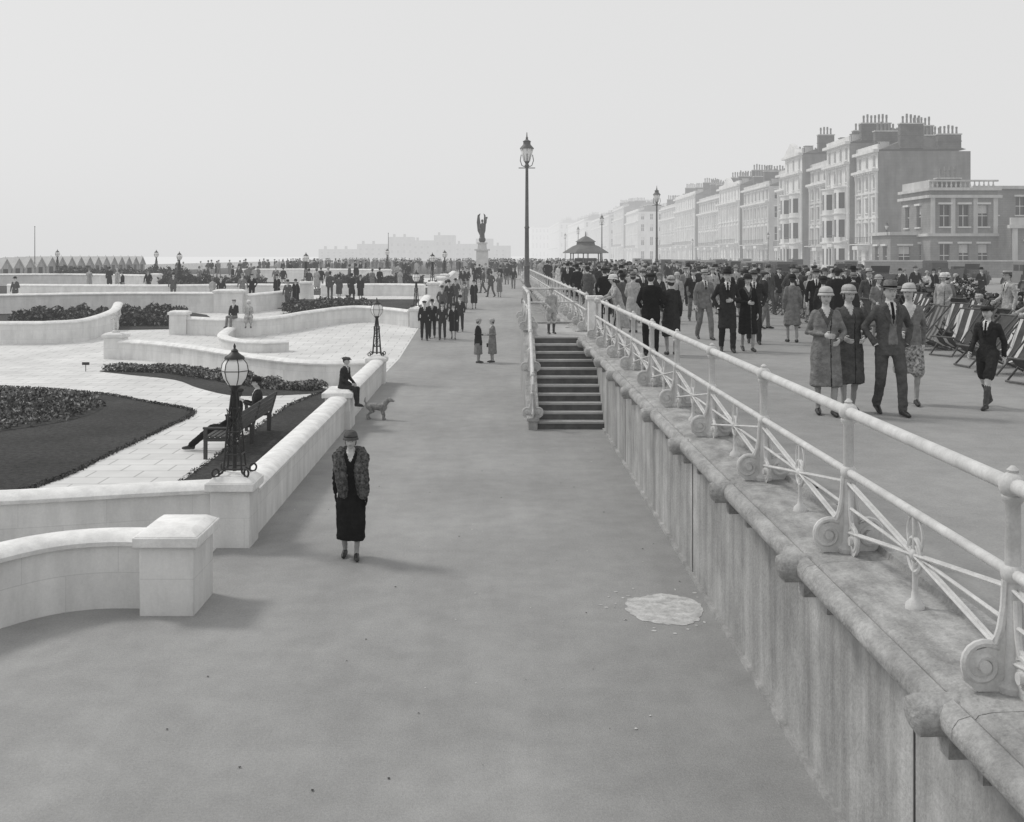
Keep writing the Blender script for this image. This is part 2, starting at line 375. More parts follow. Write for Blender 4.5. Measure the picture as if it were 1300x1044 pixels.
y=31.3
while y<WY1:
    y2=min(y+2.52,WY1); mb.sweep([(2.5,y+0.006,0),(2.5,y2-0.006,0)],[(-o,zz) for o,zz in cop],'wall_coping_concrete'); y=y2
mb.obj('wall_coping',ang=40)
POSTS=[2.84+2.52*i for i in range(11)]
mb=MB()
for y in POSTS+[33.0+2.5*i for i in range(30)]:
    if 28.2<y<31: continue
    mb.tube([(1.99,y,UP-0.09),(2.01,y,UP-0.085),(2.03,y,UP-0.08),(2.5,y,UP-0.075)],[0.05,0.09,0.1,0.102],'wall_coping_concrete',16)
    mb.sweep([(2.16,y,0),(2.505,y,0)],[(-0.08,UP-0.14),(-0.065,UP-0.27),(0.065,UP-0.27),(0.08,UP-0.14)],'wall_coping_concrete')
    mb.box2(2.33,2.505,y-0.055,y+0.055,UP-0.4,UP-0.26,'wall_coping_concrete')
mb.obj('wall_corbels',ang=50)
def post_mesh(h=1.0):
    mb=MB(); R='rail_paint'
    mb.lathe((0,0,0),[(0.075,0),(0.08,0.03),(0.05,0.06),(0.043,0.2),(0.038,0.5),(0.036,h-0.09),(0.054,h-0.07),(0.054,h-0.05),(0.04,h-0.04)],R,14)
    mb.ell((0,0,h),(0.068,0.068,0.068),R,16,10); mb.ell((0,0,0.57),(0.058,0.058,0.058),R,12,8)
    mb.lathe((0,0,h+0.055),[(0.022,0),(0.03,0.02),(0.01,0.04)],R,8)
    for ax,big in ((0,1.08),(1,0.9)):
        for s in (-1,1):
            lead=[(0.035,0.50*big),(0.042,0.38*big),(0.06,0.28*big),(0.085,0.215*big)]
            spiral=[]
            for i in range(26):
                t=i/25; a=pi*0.72-t*2.75*pi; r=(0.105*(1-t)+0.02*t)*big
                spiral.append((0.135*big+r*math.cos(a),0.118*big+r*math.sin(a)))
            allp=lead+spiral
            P=[((s*u,0,w) if ax==0 else (0,s*u,w)) for u,w in allp]
            mb.tube(P,0.019*big,R,7)
            if ax==0: mb.tube([(s*0.135*big,-.035,0.118*big),(s*0.135*big,.035,0.118*big)],0.03,R,12)
            else: mb.tube([(-.035,s*0.135*big,0.118*big),(.035,s*0.135*big,0.118*big)],0.03,R,12)
            web=[(0.0,0.015),(0.06*big,0.0),(0.16*big,0.0),(0.22*big,0.05),(0.235*big,0.12),(0.2*big,0.19),(0.12*big,0.215),(0.07*big,0.27*big),(0.04,0.42*big),(0.0,0.46*big)]
            th=0.009; vs=[]
            for q in (-th,th):
                for u,w in web: vs.append((s*u,q,w) if ax==0 else (q,s*u,w))
            n=len(web); fs=[tuple(range(n)),tuple(range(2*n-1,n-1,-1))]+[(i,(i+1)%n,(i+1)%n+n,i+n) for i in range(n)]
            mb.add(vs,fs,R)
    return mb.mesh('railing_post',50)
def panel_mesh(Ln,h=1.0,rise=0.0):
    mb=MB(); R='rail_paint'
    mb.tube([(0,0,h),(0,Ln,h+rise)],0.04,R,14); mb.tube([(0,0,0.57),(0,Ln,0.57+rise)],0.028,R,12)
    m=Ln/2; zc=0.32+rise/2
    for sx in (-.012,.012):
        for a,b in (((sx,0,0.5),(sx,Ln,0.14+rise)),((sx,0,0.14),(sx,Ln,0.5+rise))):
            mb.tube([a,b],0.011,R,6)
    mb.tube([(0,0,0.32),(0,Ln,0.32+rise)],0.012,R,6)
    mb.tube([(0,m,0.02+rise/2),(0,m,0.57+rise/2)],0.018,R,8)
    for rr_,tr_ in ((0.1,0.016),(0.055,0.01)):
        mb.tube([(0,m+rr_*math.cos(a*pi/10),zc+rr_*math.sin(a*pi/10)) for a in range(21)],tr_,R,6,caps=False)
    mb.ell((0,m,zc),(0.035,0.04,0.04),R,10,6); mb.lathe((0,m,rise/2),[(0.06,0),(0.055,0.03),(0.025,0.06),(0.02,.1)],R,10)
    for s in (-1,1):
        mb.tube([(0,m+s*(.0+.12*math.sin(t*pi/8)),.56+rise/2-.12*(1-math.cos(t*pi/8))) for t in range(9)],.009,R,6)
    return mb.mesh('railing_panel',50)
PM=post_mesh(); PN=panel_mesh(2.52)
rail=empty('promenade_railing')
zc=UP+0.035
for i,y in enumerate(POSTS):
    put(PM,'post',(2.5,y,zc),0,rail)
    if i<len(POSTS)-1: put(PN,'panel',(2.5,y,zc),0,rail)
PN25=panel_mesh(2.5); ps=[31.4+2.5*i for i in range(32)]
rail=empty('promenade_railing')
for i,y in enumerate(ps):
    put(PM,'post',(2.5,y,zc),0,rail)
    if i<len(ps)-1: put(PN25,'panel',(2.5,y,zc),0,rail)
mb=MB(); mb.box(2.55,29.35,UP+0.5,0.34,0.34,1.0,'coping_stone'); mb.box(2.55,29.35,UP+1.04,0.44,0.44,0.1,'coping_stone'); mb.obj('stair_newel_pillar',bevel=0.012)
SX0,SX1=0.92,2.5; n=11; rise=UP/n; tread=0.33; SY=26.1
mb=MB()
for i in range(n):
    y0=SY+i*tread; 
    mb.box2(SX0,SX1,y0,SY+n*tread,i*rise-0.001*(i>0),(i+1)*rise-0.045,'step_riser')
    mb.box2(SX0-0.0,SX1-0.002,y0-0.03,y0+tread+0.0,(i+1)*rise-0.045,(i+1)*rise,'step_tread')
mb.box2(SX0,2.66,SY+n*tread+0.002,35,0,UP-0.006,'step_tread')
mb.obj('promenade_stairs',bevel=0)
mb=MB(); L2=SY+n*tread
def ypoly(x0,x1,pts,m):
    k=len(pts); vs=[(x0,y,z) for y,z in pts]+[(x1,y,z) for y,z in pts]
    mb.add(vs,[tuple(range(k-1,-1,-1)),tuple(range(k,2*k))]+[(i,(i+1)%k,(i+1)%k+k,i+k) for i in range(k)],m)
ypoly(0.7,0.918,[(SY-0.15,-0.05),(SY-0.15,0.2),(L2,UP+0.06),(35.1,UP+0.06),(35.1,-0.05)],'sea_wall_concrete')
ypoly(0.66,0.96,[(SY-0.18,0.2),(SY-0.18,0.28),(L2,UP+0.14),(35.15,UP+0.14),(35.15,UP+0.062),(L2,UP+0.062),(SY-0.1,0.22)],'wall_coping_concrete')
mb.box2(0.96,2.5,35.0,35.15,0,UP+0.06,'sea_wall_concrete')
mb.obj('stair_side_wall',bevel=0.01)
sr=empty('stair_railing'); slope=(UP+0.14-0.27)/(L2-SY)
put(PM,'post',(0.81,SY,0.27),0,sr); put(PM,'post',(0.81,SY+1.8,0.27+slope*1.8),0,sr); put(PM,'post',(0.81,L2,UP+0.14),0,sr)
put(panel_mesh(1.8,1.0,slope*1.8),'panel',(0.81,SY,0.27),0,sr); put(panel_mesh(L2-SY-1.8,1.0,slope*(L2-SY-1.8)),'panel',(0.81,SY+1.8,0.27+slope*1.8),0,sr)
put(panel_mesh(2.6),'panel',(0.81,L2,UP+0.14),0,sr); put(PM,'post',(0.81,L2+2.6,UP+0.14),0,sr); put(panel_mesh(2.5),'panel',(0.81,L2+2.6,UP+0.14),0,sr); put(PM,'post',(0.81,35.05,UP+0.14),0,sr)
put(panel_mesh(1.69),'panel',(0.81,35.05,UP+0.1),-pi/2,sr)
mb=MB(); mb.tube([(0.81,SY,1.27),(0.81,SY-0.12,1.2),(0.81,SY-0.2,1.08),(0.81,SY-0.17,0.95),(0.81,SY-0.1,0.93),(0.81,SY-0.08,1.0)],0.035,'rail_paint',10); mb.obj('scroll',sr)
mb=MB()
def blot(cx,cy,rx,ry,sd,n=64,z=0.004):
    P=[]
    for a in range(n):
        t=2*pi*a/n; q=1+.16*noise.noise(Vector((math.cos(t)*1.5,math.sin(t)*1.5,sd)))+.10*noise.noise(Vector((math.cos(t)*5,math.sin(t)*5,sd)))+random.uniform(-.03,.03)
        P.append((cx+rx*q*math.cos(t),cy+ry*q*math.sin(t),z))
    mb.add(P,[tuple(range(n))],'chalk_stain')
blot(1.93,12.82,.47,.54,3.1)
for i in range(26):
    t=random.uniform(0,2*pi); r=random.uniform(.56,.78); blot(1.93+r*math.cos(t),12.82+r*1.1*math.sin(t),random.uniform(.008,.03),random.uniform(.008,.04),i+9,10)
mb.obj('spill_stain_on_ground',smooth=False)
mb=MB()
for i in range(110):
    x=random.uniform(-3.3,2.35); y=random.uniform(8.3,30); s=random.uniform(0.006,0.02)
    a=random.random()*6; mb.add([(x+s*math.cos(a+q)*random.uniform(.5,1),y+s*math.sin(a+q),0.005+random.random()*0.006) for q in (0,1.5,3,4.5)],[(0,1,2,3)],random.choice(['leaf_dark','canvas_light','soil']))
mb.obj('ground_litter',smooth=False)
mb=MB()
for y in (8.9,10.2,11.5): mb.box2(2.84,2.96,y,y+0.6,UP-0.01,UP+0.012,'iron_dark')
mb.obj('drain_grating')
# ------------------------------------------------------------------ lamps
def garden_lamp_mesh():
    mb=MB(); I='iron_dark'
    for sx in (-1,1):
        for sy in (-1,1):
            mb.tube([(sx*0.2,sy*0.2,0.0),(sx*0.13,sy*0.13,0.08),(sx*0.11,sy*0.11,0.3),(sx*0.09,sy*0.09,0.62),(sx*0.05,sy*0.05,1.0),(sx*0.03,sy*0.03,1.2)],0.014,I,6)
            sp=[(0.31+0.055*math.cos(pi*1.2-t*.5),0.06+0.055*math.sin(pi*1.2-t*.5)) for t in range(13)]
            mb.tube([(sx*0.7*u,sy*0.7*u,w) for u,w in [(0.17,0.12),(.2,.05)]+sp],0.015,I,6)
    for z,w in ((0.3,0.115),(0.62,0.095),(0.95,0.06),(0.1,0.14)):
        for a in range(4):
            c,s=[(1,0),(0,1),(-1,0),(0,-1)][a]
            mb.tube([(c*w-s*w,s*w+c*w,z),(c*w+s*w,s*w-c*w,z)],0.011,I,6)
    for a in range(4):
        c,s=[(1,0),(0,1),(-1,0),(0,-1)][a]
        for z0,z1 in ((0.3,0.62),(0.62,0.95)):
            w=0.09
            mb.tube([(c*w-s*w,s*w+c*w,z0),(c*w+s*w,s*w-c*w,z1)],0.006,I,5); mb.tube([(c*w+s*w,s*w-c*w,z0),(c*w-s*w,s*w+c*w,z1)],0.006,I,5)
            mb.tube([(c*w+0.05*math.cos(t*pi/5)*-s,s*w+0.05*math.cos(t*pi/5)*c,(z0+z1)/2+0.05*math.sin(t*pi/5)) for t in range(11)],0.006,I,5,caps=False)
    mb.lathe((0,0,0),[(0.03,0.05),(0.03,1.15),(0.05,1.2),(0.07,1.24),(0.1,1.27)],I,8)
    G=((0.1,0),(0.165,0.09),(0.195,0.2),(0.175,0.3),(0.12,0.37))
    mb.lathe((0,0,1.28),list(G),'lamp_glass',6)
    for a in range(6):
        t=a*pi/3
        mb.tube([(math.cos(t)*(r+.002),math.sin(t)*(r+.002),1.28+z) for r,z in G],0.007,I,5)
    mb.tube([(0.197*math.cos(a*pi/3),0.197*math.sin(a*pi/3),1.48) for a in range(7)],0.006,I,5,caps=False)
    mb.lathe((0,0,1.65),[(0.15,0),(0.14,0.03),(0.08,0.07),(0.05,0.1),(0.05,0.12),(0.015,0.15),(0.02,0.18),(0.005,0.22)],I,12)
    return mb.mesh('garden_lamp',40)
GL=garden_lamp_mesh()
for x,y,z in ((-3.77,15.75,0.98),(-3.92,35.5,0.89),(-4.1,54.9,0.0),(-4.2,70,0),(-4.2,86,0),(-27,87,0),(-12.4,71,0),(-36,90,0),(-10,99,0),(-22,76,0)):
    put(GL,'garden_lamp',(x,y,z if z>0 else gz(y)+(1.15 if y>56 else 1.0)))
def tall_lamp_mesh(h=10.3):
    mb=MB(); I='iron_grey'
    mb.lathe((0,0,0),[(0.34,0),(0.34,0.25),(0.26,0.35),(0.24,0.9),(0.28,1.0),(0.2,1.15),(0.16,1.3),(0.17,2.2),(0.2,2.25),(0.14,2.35),(0.12,4.5),(0.16,4.55),(0.115,4.65),(0.085,h-2.1),(0.15,h-2.0),(0.09,h-1.9),(0.17,h-1.75)],I,14)
    mb.tube([(-0.5,0,h-2.15),(0.5,0,h-2.15)],0.03,I,6)
    for s in (-1,1):
        for q in (0,1):
            P=[(s*0.08,h-2.1),(s*0.3,h-2.0),(s*0.4,h-1.7),(s*0.34,h-1.35)]
            mb.tube([(a,0,b) if q==0 else (0,a,b) for a,b in P],0.028,I,6)
    mb.lathe((0,0,h-1.75),[(0.17,0),(0.34,0.55),(0.37,0.75)],'lamp_glass',8)
    for a in range(8):
        t=a*pi/4; mb.tube([(0.17*math.cos(t),0.17*math.sin(t),h-1.75),(0.375*math.cos(t),0.375*math.sin(t),h-1.0)],0.018,I,5)
    mb.lathe((0,0,h-1.0),[(0.43,0),(0.41,0.06),(0.26,0.22),(0.22,0.28),(0.22,0.42),(0.26,0.45),(0.1,0.55),(0.06,0.6),(0.08,0.67),(0.04,0.73),(0.02,1.0)],I,12)
    return mb.mesh('street_lamp',40)
TL=tall_lamp_mesh()
put(TL,'street_lamp',(1.74,67.8,gz(67.8)),scale=1.02)
put(TL,'street_lamp',(14.2,99,UP),scale=0.82)
for y in (170,240,310): put(TL,'street_lamp',(14.5+ (y-99)*0.02,y,UP),scale=0.85)
for y in (125,180,250): put(TL,'street_lamp',(44,y,UP),scale=0.6)
# ------------------------------------------------------------------ people
def brim(E,rg,n,col):
    vs=[p for r in rg for p in r]; k=len(rg)
    E.add(vs,[(i*n+j,i*n+(j+1)%n,((i+1)%k)*n+(j+1)%n,((i+1)%k)*n+j) for i in range(k) for j in range(n)],col)
def headgear(E,kind,c,col='cloth_dark'):
    x,y,z=c; n=24
    if kind=='fedora':
        rg=[]
        for rr,zz in ((.088,.050),(.112,.046),(.134,.050),(.139,.056),(.134,.057),(.112,.054),(.088,.058)):
            rg.append([(x+rr*math.cos(2*pi*j/n),y+rr*1.16*math.sin(2*pi*j/n),z+zz+.02*abs(math.cos(2*pi*j/n))**3*(rr-.088)/.05-.012*max(0,-math.sin(2*pi*j/n))*(rr-.088)/.05) for j in range(n)])
        brim(E,rg,n,col)
        E.loft([(x,y,z+0.05,0.0885,0.1075),(x,y,z+0.082,0.087,0.106)],'cloth_black',20)
        E.loft([(x,y,z+0.08,0.086,0.105),(x,y,z+0.12,0.083,0.102),(x,y-.005,z+0.15,0.07,0.094),(x,y-.01,z+0.16,0.05,0.075),(x,y-.01,z+0.148,0.022,0.055)],col,20)
    elif kind=='boater':
        E.loft([(x,y,z+0.05,0.138,0.155),(x,y,z+0.058,0.138,0.155)],'straw',20); E.loft([(x,y,z+0.058,0.088,0.106),(x,y,z+0.09,0.088,0.106)],'cloth_black',20); E.loft([(x,y,z+0.09,0.087,0.105),(x,y,z+0.13,0.087,0.105)],'straw',20)
    elif kind=='cap':
        E.loft([(x,y,z+0.04,0.086,0.108),(x,y+0.005,z+0.065,0.108,0.13),(x,y+0.005,z+0.085,0.106,0.126),(x,y+0.012,z+0.108,0.07,0.09),(x,y+0.012,z+0.114,0.02,0.03)],col,18)
        E.loft([(x,y-0.095,z+0.034,0.062,0.06),(x,y-0.095,z+0.048,0.062,0.06)],col,14)
    elif kind=='cloche':
        band={'cloth_white':'cloth_light','straw':'cloth_grey','cloth_light':'cloth_grey','cloth_grey':'cloth_mid','cloth_mid':'cloth_dark','cloth_dark':'cloth_black'}.get(col,'cloth_mid')
        z+=.014; rg=[]
        for q,zz in ((1.0,.032),(1.08,.014),(1.17,-.002),(1.15,-.008),(1.06,.006),(.97,.02)):
            rg.append([(x+.095*q*math.cos(2*pi*j/n),y+.114*q*math.sin(2*pi*j/n),z+zz+.014-.034*max(0,math.sin(2*pi*j/n))) for j in range(n)])
        brim(E,rg,n,col)
        E.loft([(x,y,z+0.012,0.0965,0.117),(x,y,z+0.054,0.0965,0.1165)],band,24)
        E.loft([(x,y,z+0.05,0.0955,0.1155),(x,y,z+0.08,0.091,0.11),(x,y+0.003,z+0.104,0.078,0.096),(x,y+0.005,z+0.121,0.056,0.07),(x,y+0.006,z+0.130,0.028,0.038),(x,y+.006,z+.132,.008,.01)],col,24)
def head(E,c,yaw=0.0,hair=True,long=False,hi=True,pitch=0.0):
    H=MB(); n,k=(36,28) if hi else (20,16)
    H.ell((0,0,0),(1,1,1),'skin',n,k)
    vs=[]
    for x,y,z in H.v:
        X=x*0.073; Y=y*0.09; Z=z*0.113
        if z<0:
            X*=1-0.26*(-z)**2.2
            if y>0: Y*=1-0.3*(-z)
            else: Y*=1+0.10*(-z)*(1-(-z))
        if y<0:
            f=-y; e=abs(x)-.38
            Y-=math.exp(-(x*x)/0.012-((z+0.12)**2)/0.035)*0.016*f
            Y+=0.009*math.exp(-(e*e)/0.025-((z-0.04)**2)/0.012)*f
            Y-=0.004*math.exp(-((z-0.22)**2)/0.015)*f
            Y-=0.004*math.exp(-((abs(x)-.45)**2)/0.04-((z+.25)**2)/0.04)*f
            Y-=0.010*math.exp(-(x*x)/0.05-((z+0.82)**2)/0.03)*f
            Y+=0.004*math.exp(-(x*x)/0.1-((z+0.62)**2)/0.008)*f
        vs.append((X,Y,Z))
    H.v=vs
    H.ell((0,-0.098,-0.022),(0.0105,0.015,0.018),'skin',10,8)
    for s in (-1,1):
        if hi: H.ell((s*0.029,-0.0735,0.002),(0.0125,0.007,0.0055),'cloth_light',8,6)
        H.ell((s*0.029,-0.0785,0.002),(0.0075,0.004,0.005) if hi else (.013,.006,.007),'hair',8,6)
        H.ell((s*0.030,-0.0815,0.022),(0.017,0.004,0.003),'hair',8,5)
        H.ell((s*0.073,0.008,-0.008),(0.009,0.017,0.029),'skin',8,6)
    H.ell((0,-0.0875,-0.055),(0.020,0.006,0.0045),'lips',10,5)
    if hair:
        H.ell((0,0.020,0.022),(0.0775,0.083,0.1),'hair',18,12)
        if long:
            for s in (-1,1): H.ell((s*.062,.0,-.015),(.018,.035,.05),'hair',10,8)
            H.ell((0,0.045,-0.03),(0.07,0.05,0.065),'hair',12,8)
    M=Matrix.Rotation(yaw,3,'Z')@Matrix.Rotation(pitch,3,'X')
    o=len(E.v); E.v.extend([tuple(M@Vector(p)+Vector(c)) for p in H.v]); E.f.extend([tuple(o+i for i in f) for f in H.f]); E.m.extend(H.m)
ARMS={'down':((.245,.03,1.12),(.25,-.04,.87)),'swingf':((.24,-.03,1.13),(.22,-.23,.94)),'swingb':((.25,.11,1.13),(.25,.13,.88)),
 'bent':((.255,.05,1.12),(.07,-.2,1.1)),'pocket':((.29,.08,1.14),(.2,-.05,.93)),'lap':((.23,-.04,1.13),(.1,-.27,.99)),
 'back':((.26,.12,1.15),(.06,.17,1.0)),'rail':((.25,-.16,1.2),(.2,-.42,1.1)),'link':((.27,.0,1.13),(.16,-.2,1.04)),'book':((.23,-.08,1.14),(.12,-.27,1.2)),
 'hold':((.24,.0,1.12),(.2,-.2,1.02))}
def figure(name,kind='m',H=1.72,top='cloth_dark',bottom=None,hat='fedora',hatc='cloth_dark',stride=0.0,arms=('down','down'),sit=False,legs=None,
           hi=True,vox=None,hem=None,shirt=True,fur=False,yaw=0.0,pitch=0.0,lean=0.0,skirt=None,open_jacket=False,glove=False,bag=False,shorts=False,collar=None,girth=1.0):
    vox=vox or (0.0135 if hi else 0.024); bottom=bottom or top
    m=(kind=='m'); hem=hem if hem is not None else (.78 if m else .38)
    S=MB(); E=MB(); dz=0.40 if sit else 0.0; sw=0.19 if m else 0.165
    g=girth; hz=0.92-dz
    if m:
        R=[(.78,.184,.127),(.86,.176,.122),(.95,.165,.116),(1.08,.152,.108),(1.2,.17,.116),(1.3,.19,.118),(1.38,.192,.104),(1.43,.145,.082),(1.47,.072,.066)]
        if sit: R=[(.86,.18,.14)]+R[2:]
        if hem<0.7 and not sit: R=[(hem,.2,.16),(.6,.19,.15)]+R
    else:
        R=[(.92,.178,.14),(1.03,.16,.125),(1.12,.155,.118),(1.22,.166,.126),(1.31,.168,.113),(1.37,.16,.098),(1.415,.115,.078),(1.455,.06,.056)]
        if not sit: R=[(hem,.205,.165),(.5,.2,.16),(.68,.195,.155),(.82,.188,.148)]+R if hem<0.5 else ([(hem,.192,.152),(.82,.188,.148)] if hem<.8 else [])+R
    S.loft([(0,lean*(z-0.9)*-1,z-dz,rx*g,ry*g) for z,rx,ry in R],top,24)
    if skirt:
        S.loft([(0,0,skirt[0],skirt[1],skirt[2]),(0,0,(skirt[0]+0.9)/2,.5*(skirt[1]+.165),.5*(skirt[2]+.13)),(0,0,.93,.16,.125)],bottom,24)
    hemz=skirt[0] if skirt else hem; hemm=bottom if skirt else top
    if not m and not sit:
        for a in range(7):
            t=a*2*pi/7+0.3; rr=(skirt[1] if skirt else .205)
            S.limb([(math.cos(t)*(rr-.028),math.sin(t)*(rr-.06),hemz+.04),(math.cos(t)*(rr-.045),math.sin(t)*(rr-.078),hemz+(.3 if skirt else .42))],[.036,.018],hemm,8)
    nl=lean*0.6
    S.limb([(0,-nl+0.008,1.42-dz),(0,-nl-.004,1.53-dz)],[.054,.048],'skin',12)
    coatlen=(not sit) and ((not m) or hem<.7)
    for s in (-1,1):
        if legs: kn,an=[(s*p[0],p[1],p[2]) for p in legs[0 if s<0 else 1]]
        elif sit: kn,an=(s*.11,-.43,.5),(s*.12,-.47,.09)
        else:
            f=-stride*s
            kn=(s*.105,f*.45-.03-abs(f)*.2,.49); an=(s*.1 if m else s*.085,f,.09+ (0.05 if f>0.1 else 0))
        hp=(s*.095,0 if not sit else -.02,hz)
        if coatlen and hemz<kn[2]:
            q=(kn[2]-hemz)/(kn[2]-an[2]); pe=tuple(kn[i]+(an[i]-kn[i])*q for i in range(3)); hq=(hp[0],hp[1],.76)
            S.tube([hq,kn,(pe[0],pe[1]*.95,hemz)],[.11,.10,.095],hemm,12); S.ell(kn,(.10,.10,.10),hemm)
        if m:
            if shorts:
                mid=tuple((hp[i]+(kn[i]-hp[i])*0.85) for i in range(3))
                S.limb([hp,mid],[.1,.092],bottom); S.limb([mid,kn,an],[.058,.055,.036],'skin')
                q=tuple(kn[i]+(an[i]-kn[i])*.3 for i in range(3)); S.limb([q,an],[.058,.045],'cloth_mid')
            else: S.limb([hp,kn,an],[.096*g,.07,.06],bottom)
        else:
            if sit: S.limb([hp,kn,tuple(kn[i]+(an[i]-kn[i])*.45 for i in range(3))],[.12,.095,.1],bottom)
            S.limb([hp,kn,an],[.08,.05,.034],'stocking')
            cf=tuple(kn[i]+(an[i]-kn[i])*.35 for i in range(3)); S.ell(cf,(.046,.05,.08),'stocking')
        ax,ay,az=an; b=az-.09
        F=MB(); F.limb([(ax,ay+.045,b+.045),(ax,ay-.03,b+.05),(ax+s*.012,ay-.12,b+.035),(ax+s*.015,ay-.175,b+.028)],[.038,.042,.038,.026],'leather',10)
        F.v=[(x,y,max(z,b+0.004)) for x,y,z in F.v]
        if not sit and b>0.03: F.v=[(x,y,z-(ay+0.05-y)*0.28) for x,y,z in F.v]; F.v=[(x,y,max(z,0.004)) for x,y,z in F.v]
        o=len(S.v); S.v.extend(F.v); S.f.extend([tuple(o+i for i in f) for f in F.f]); S.m.extend(F.m)
    for i,s in enumerate((-1,1)):
        e,w=ARMS[arms[i]]; k=sw/.19
        sh=Vector((s*(sw-.025),-lean*.5,1.38-dz)); el=Vector((s*e[0]*k*g,e[1]-lean*.3,e[2]-dz)); wr=Vector((s*w[0]*k*g,w[1]-lean*.2,w[2]-dz))
        th=1.0 if m else .88
        S.limb([sh,el,wr],[.062*th,.05*th,.04*th],top)
        d=(wr-el).normalized(); mm=Vector((-s,0,0)); mm=(mm-d*mm.dot(d)).normalized(); a=d.cross(mm)
        if a.y>0: a=-a
        hm='cloth_black' if glove else 'skin'
        wr2=wr+d*.02
        if hi and m and not sit: E.tube([wr,wr2+d*.008],[.034,.034],'cloth_white',10)
        Mh=Matrix((a,mm,d)).transposed()
        if arms[i]=='pocket': continue
        (E if hi else S).ell(wr2+d*.045,(.038,.018,.052),hm,10,8,Mh)
        if hi:
            for q in range(4):
                ln=[.9,1.05,1.0,.78][q]; b0=wr2+d*.085-a*(-.027+.018*q)
                p1=b0+d*.032*ln+mm*.008; p2=p1+d*.022*ln+mm*.018; p3=p2+d*.008*ln+mm*.018
                E.tube([b0-d*.02,b0,p1,p2,p3],[.009,.009,.0085,.0075,.006],hm,6)
            t0=wr2+d*.02+a*.03; E.tube([t0-a*.01,t0+a*.018+d*.025+mm*.01,t0+a*.022+d*.052+mm*.022],[.011,.010,.007],hm,6)
        if bag and i==0:
            E.box(wr.x-s*.0,wr.y-.02,wr.z-.2,.06,.2,.15,'leather'); E.tube([(wr.x,wr.y+.06,wr.z-.13),(wr.x,wr.y,wr.z-.06),(wr.x,wr.y-.08,wr.z-.13)],.008,'leather',6)
    if fur:
        F=[(-.10,-.15,.9),(-.11,-.165,1.05),(-.14,-.13,1.24),(-.17,-.03,1.38),(-.13,.07,1.44),(0,.1,1.46),(.13,.07,1.44),(.17,-.03,1.38),(.15,-.13,1.24),(.16,-.16,1.08),(.18,-.15,.9)]
        S.limb(F,[.06,.08,.085,.09,.075,.065,.075,.09,.095,.095,.075],'fur',10)
    hc=(0,-.018-nl,1.607-dz)
    head(E,hc,yaw,True,not m,hi,pitch)
    Hh=MB(); 
    if hat: headgear(Hh,hat,(0,0,0),hatc)
    M=Matrix.Rotation(yaw,3,'Z')@Matrix.Rotation(pitch,3,'X')
    o=len(E.v); E.v.extend([tuple(M@Vector(p)+Vector(hc)) for p in Hh.v]); E.f.extend([tuple(o+i for i in f) for f in Hh.f]); E.m.extend(Hh.m)
    tm=bpy.data.meshes.new('t'); tm.from_pydata(S.v,[],S.f); to=bpy.data.objects.new('t',tm); COL.objects.link(to)
    r=to.modifiers.new('r','REMESH'); r.mode='VOXEL'; r.voxel_size=vox
    sm=to.modifiers.new('s','SMOOTH'); sm.factor=.5; sm.iterations=3 if hi else 1
    dg=bpy.context.evaluated_depsgraph_get(); ev=to.evaluated_get(dg); em=bpy.data.meshes.new_from_object(ev)
    bvh=BVHTree.FromPolygons([Vector(v) for v in S.v],S.f)
    W=[]; amp=.010 if hi else .006; sd=random.random()*50
    F=[tuple(p.vertices) for p in em.polygons]; MM=[]
    lap='cloth_mid' if top in('cloth_dark','cloth_black') else 'cloth_dark'
    for p in em.polygons:
        hit=bvh.find_nearest(p.center); mt=S.m[hit[2]] if hit[2] is not None else top
        c=p.center; nn=p.normal; z=c.z+dz; ax=abs(c.x)
        if coatlen and mt=='stocking' and c.z>hemz+.03: mt=hemm
        if skirt and hem>.8 and mt in(top,bottom) and .72<z<1.1 and ax<.2 and abs(c.y)<.17: mt=bottom if z<hem else top
        front=nn.y<-.1
        if m and mt==top and front and not fur:
            if shirt and 1.2<z<1.48:
                lim=(z-1.2)*.24
                if ax<lim: mt='cloth_black' if ax<.014 else 'cloth_white'
            if open_jacket and .93<z<=1.3 and ax<.03+.1*(1.3-z) and mt==top: mt='cloth_grey' if top!='cloth_grey' else 'cloth_light'
        if not m and mt==top and front:
            if 1.33<z<1.47 and ax<(z-1.31)*.4: mt='skin'
            elif collar and 1.2<z<1.47 and ax<(z-1.2)*.45: mt=collar
            elif hem<.6 and abs(c.x-.045-(.0 if z<1.2 else (z-1.2)*.1))<.007 and z<1.36: mt=lap
        MM.append(mt)
    for v in em.vertices:
        co=v.co; a=amp*(1.0 if .13<co.z<1.42-dz else .0)
        if fur and co.z>.9: a=amp*1.5; q=1.2*noise.noise(Vector((co.x*30+sd,co.y*30,co.z*24)))
        else: q=noise.noise(Vector((co.x*16+sd,co.y*16,co.z*5)))+.6*noise.noise(Vector((co.x*9,co.y*9+sd,co.z*20)))
        W.append(tuple(co+v.normal*q*a))
    bpy.data.objects.remove(to); bpy.data.meshes.remove(tm); bpy.data.meshes.remove(em)
    if m and hi and not sit and not fur and shirt:
        for s in (-1,1):
            pts=[(s*.012,1.16),(s*.03,1.2),(s*.085,1.40),(s*.06,1.455),(s*.10,1.42),(s*.125,1.385),(s*.085,1.27)]
            vs=[]
            for q in (0,.006):
                for u,z in pts: vs.append((u,-(.108+.014*math.sin((z-1.0)*4.2))*math.sqrt(max(.2,1-(u/.2)**2))*g*(1.06 if z<1.38 else .86)-.006-q,z))
            n=len(pts); E.add(vs,[tuple(range(n)),tuple(range(2*n-1,n-1,-1))]+[(i,(i+1)%n,(i+1)%n+n,i+n) for i in range(n)],top)
    B=MB(); B.v=W; B.f=F; B.m=MM; o=len(B.v); B.v.extend(E.v); B.f.extend([tuple(o+i for i in f) for f in E.f]); B.m.extend(E.m)
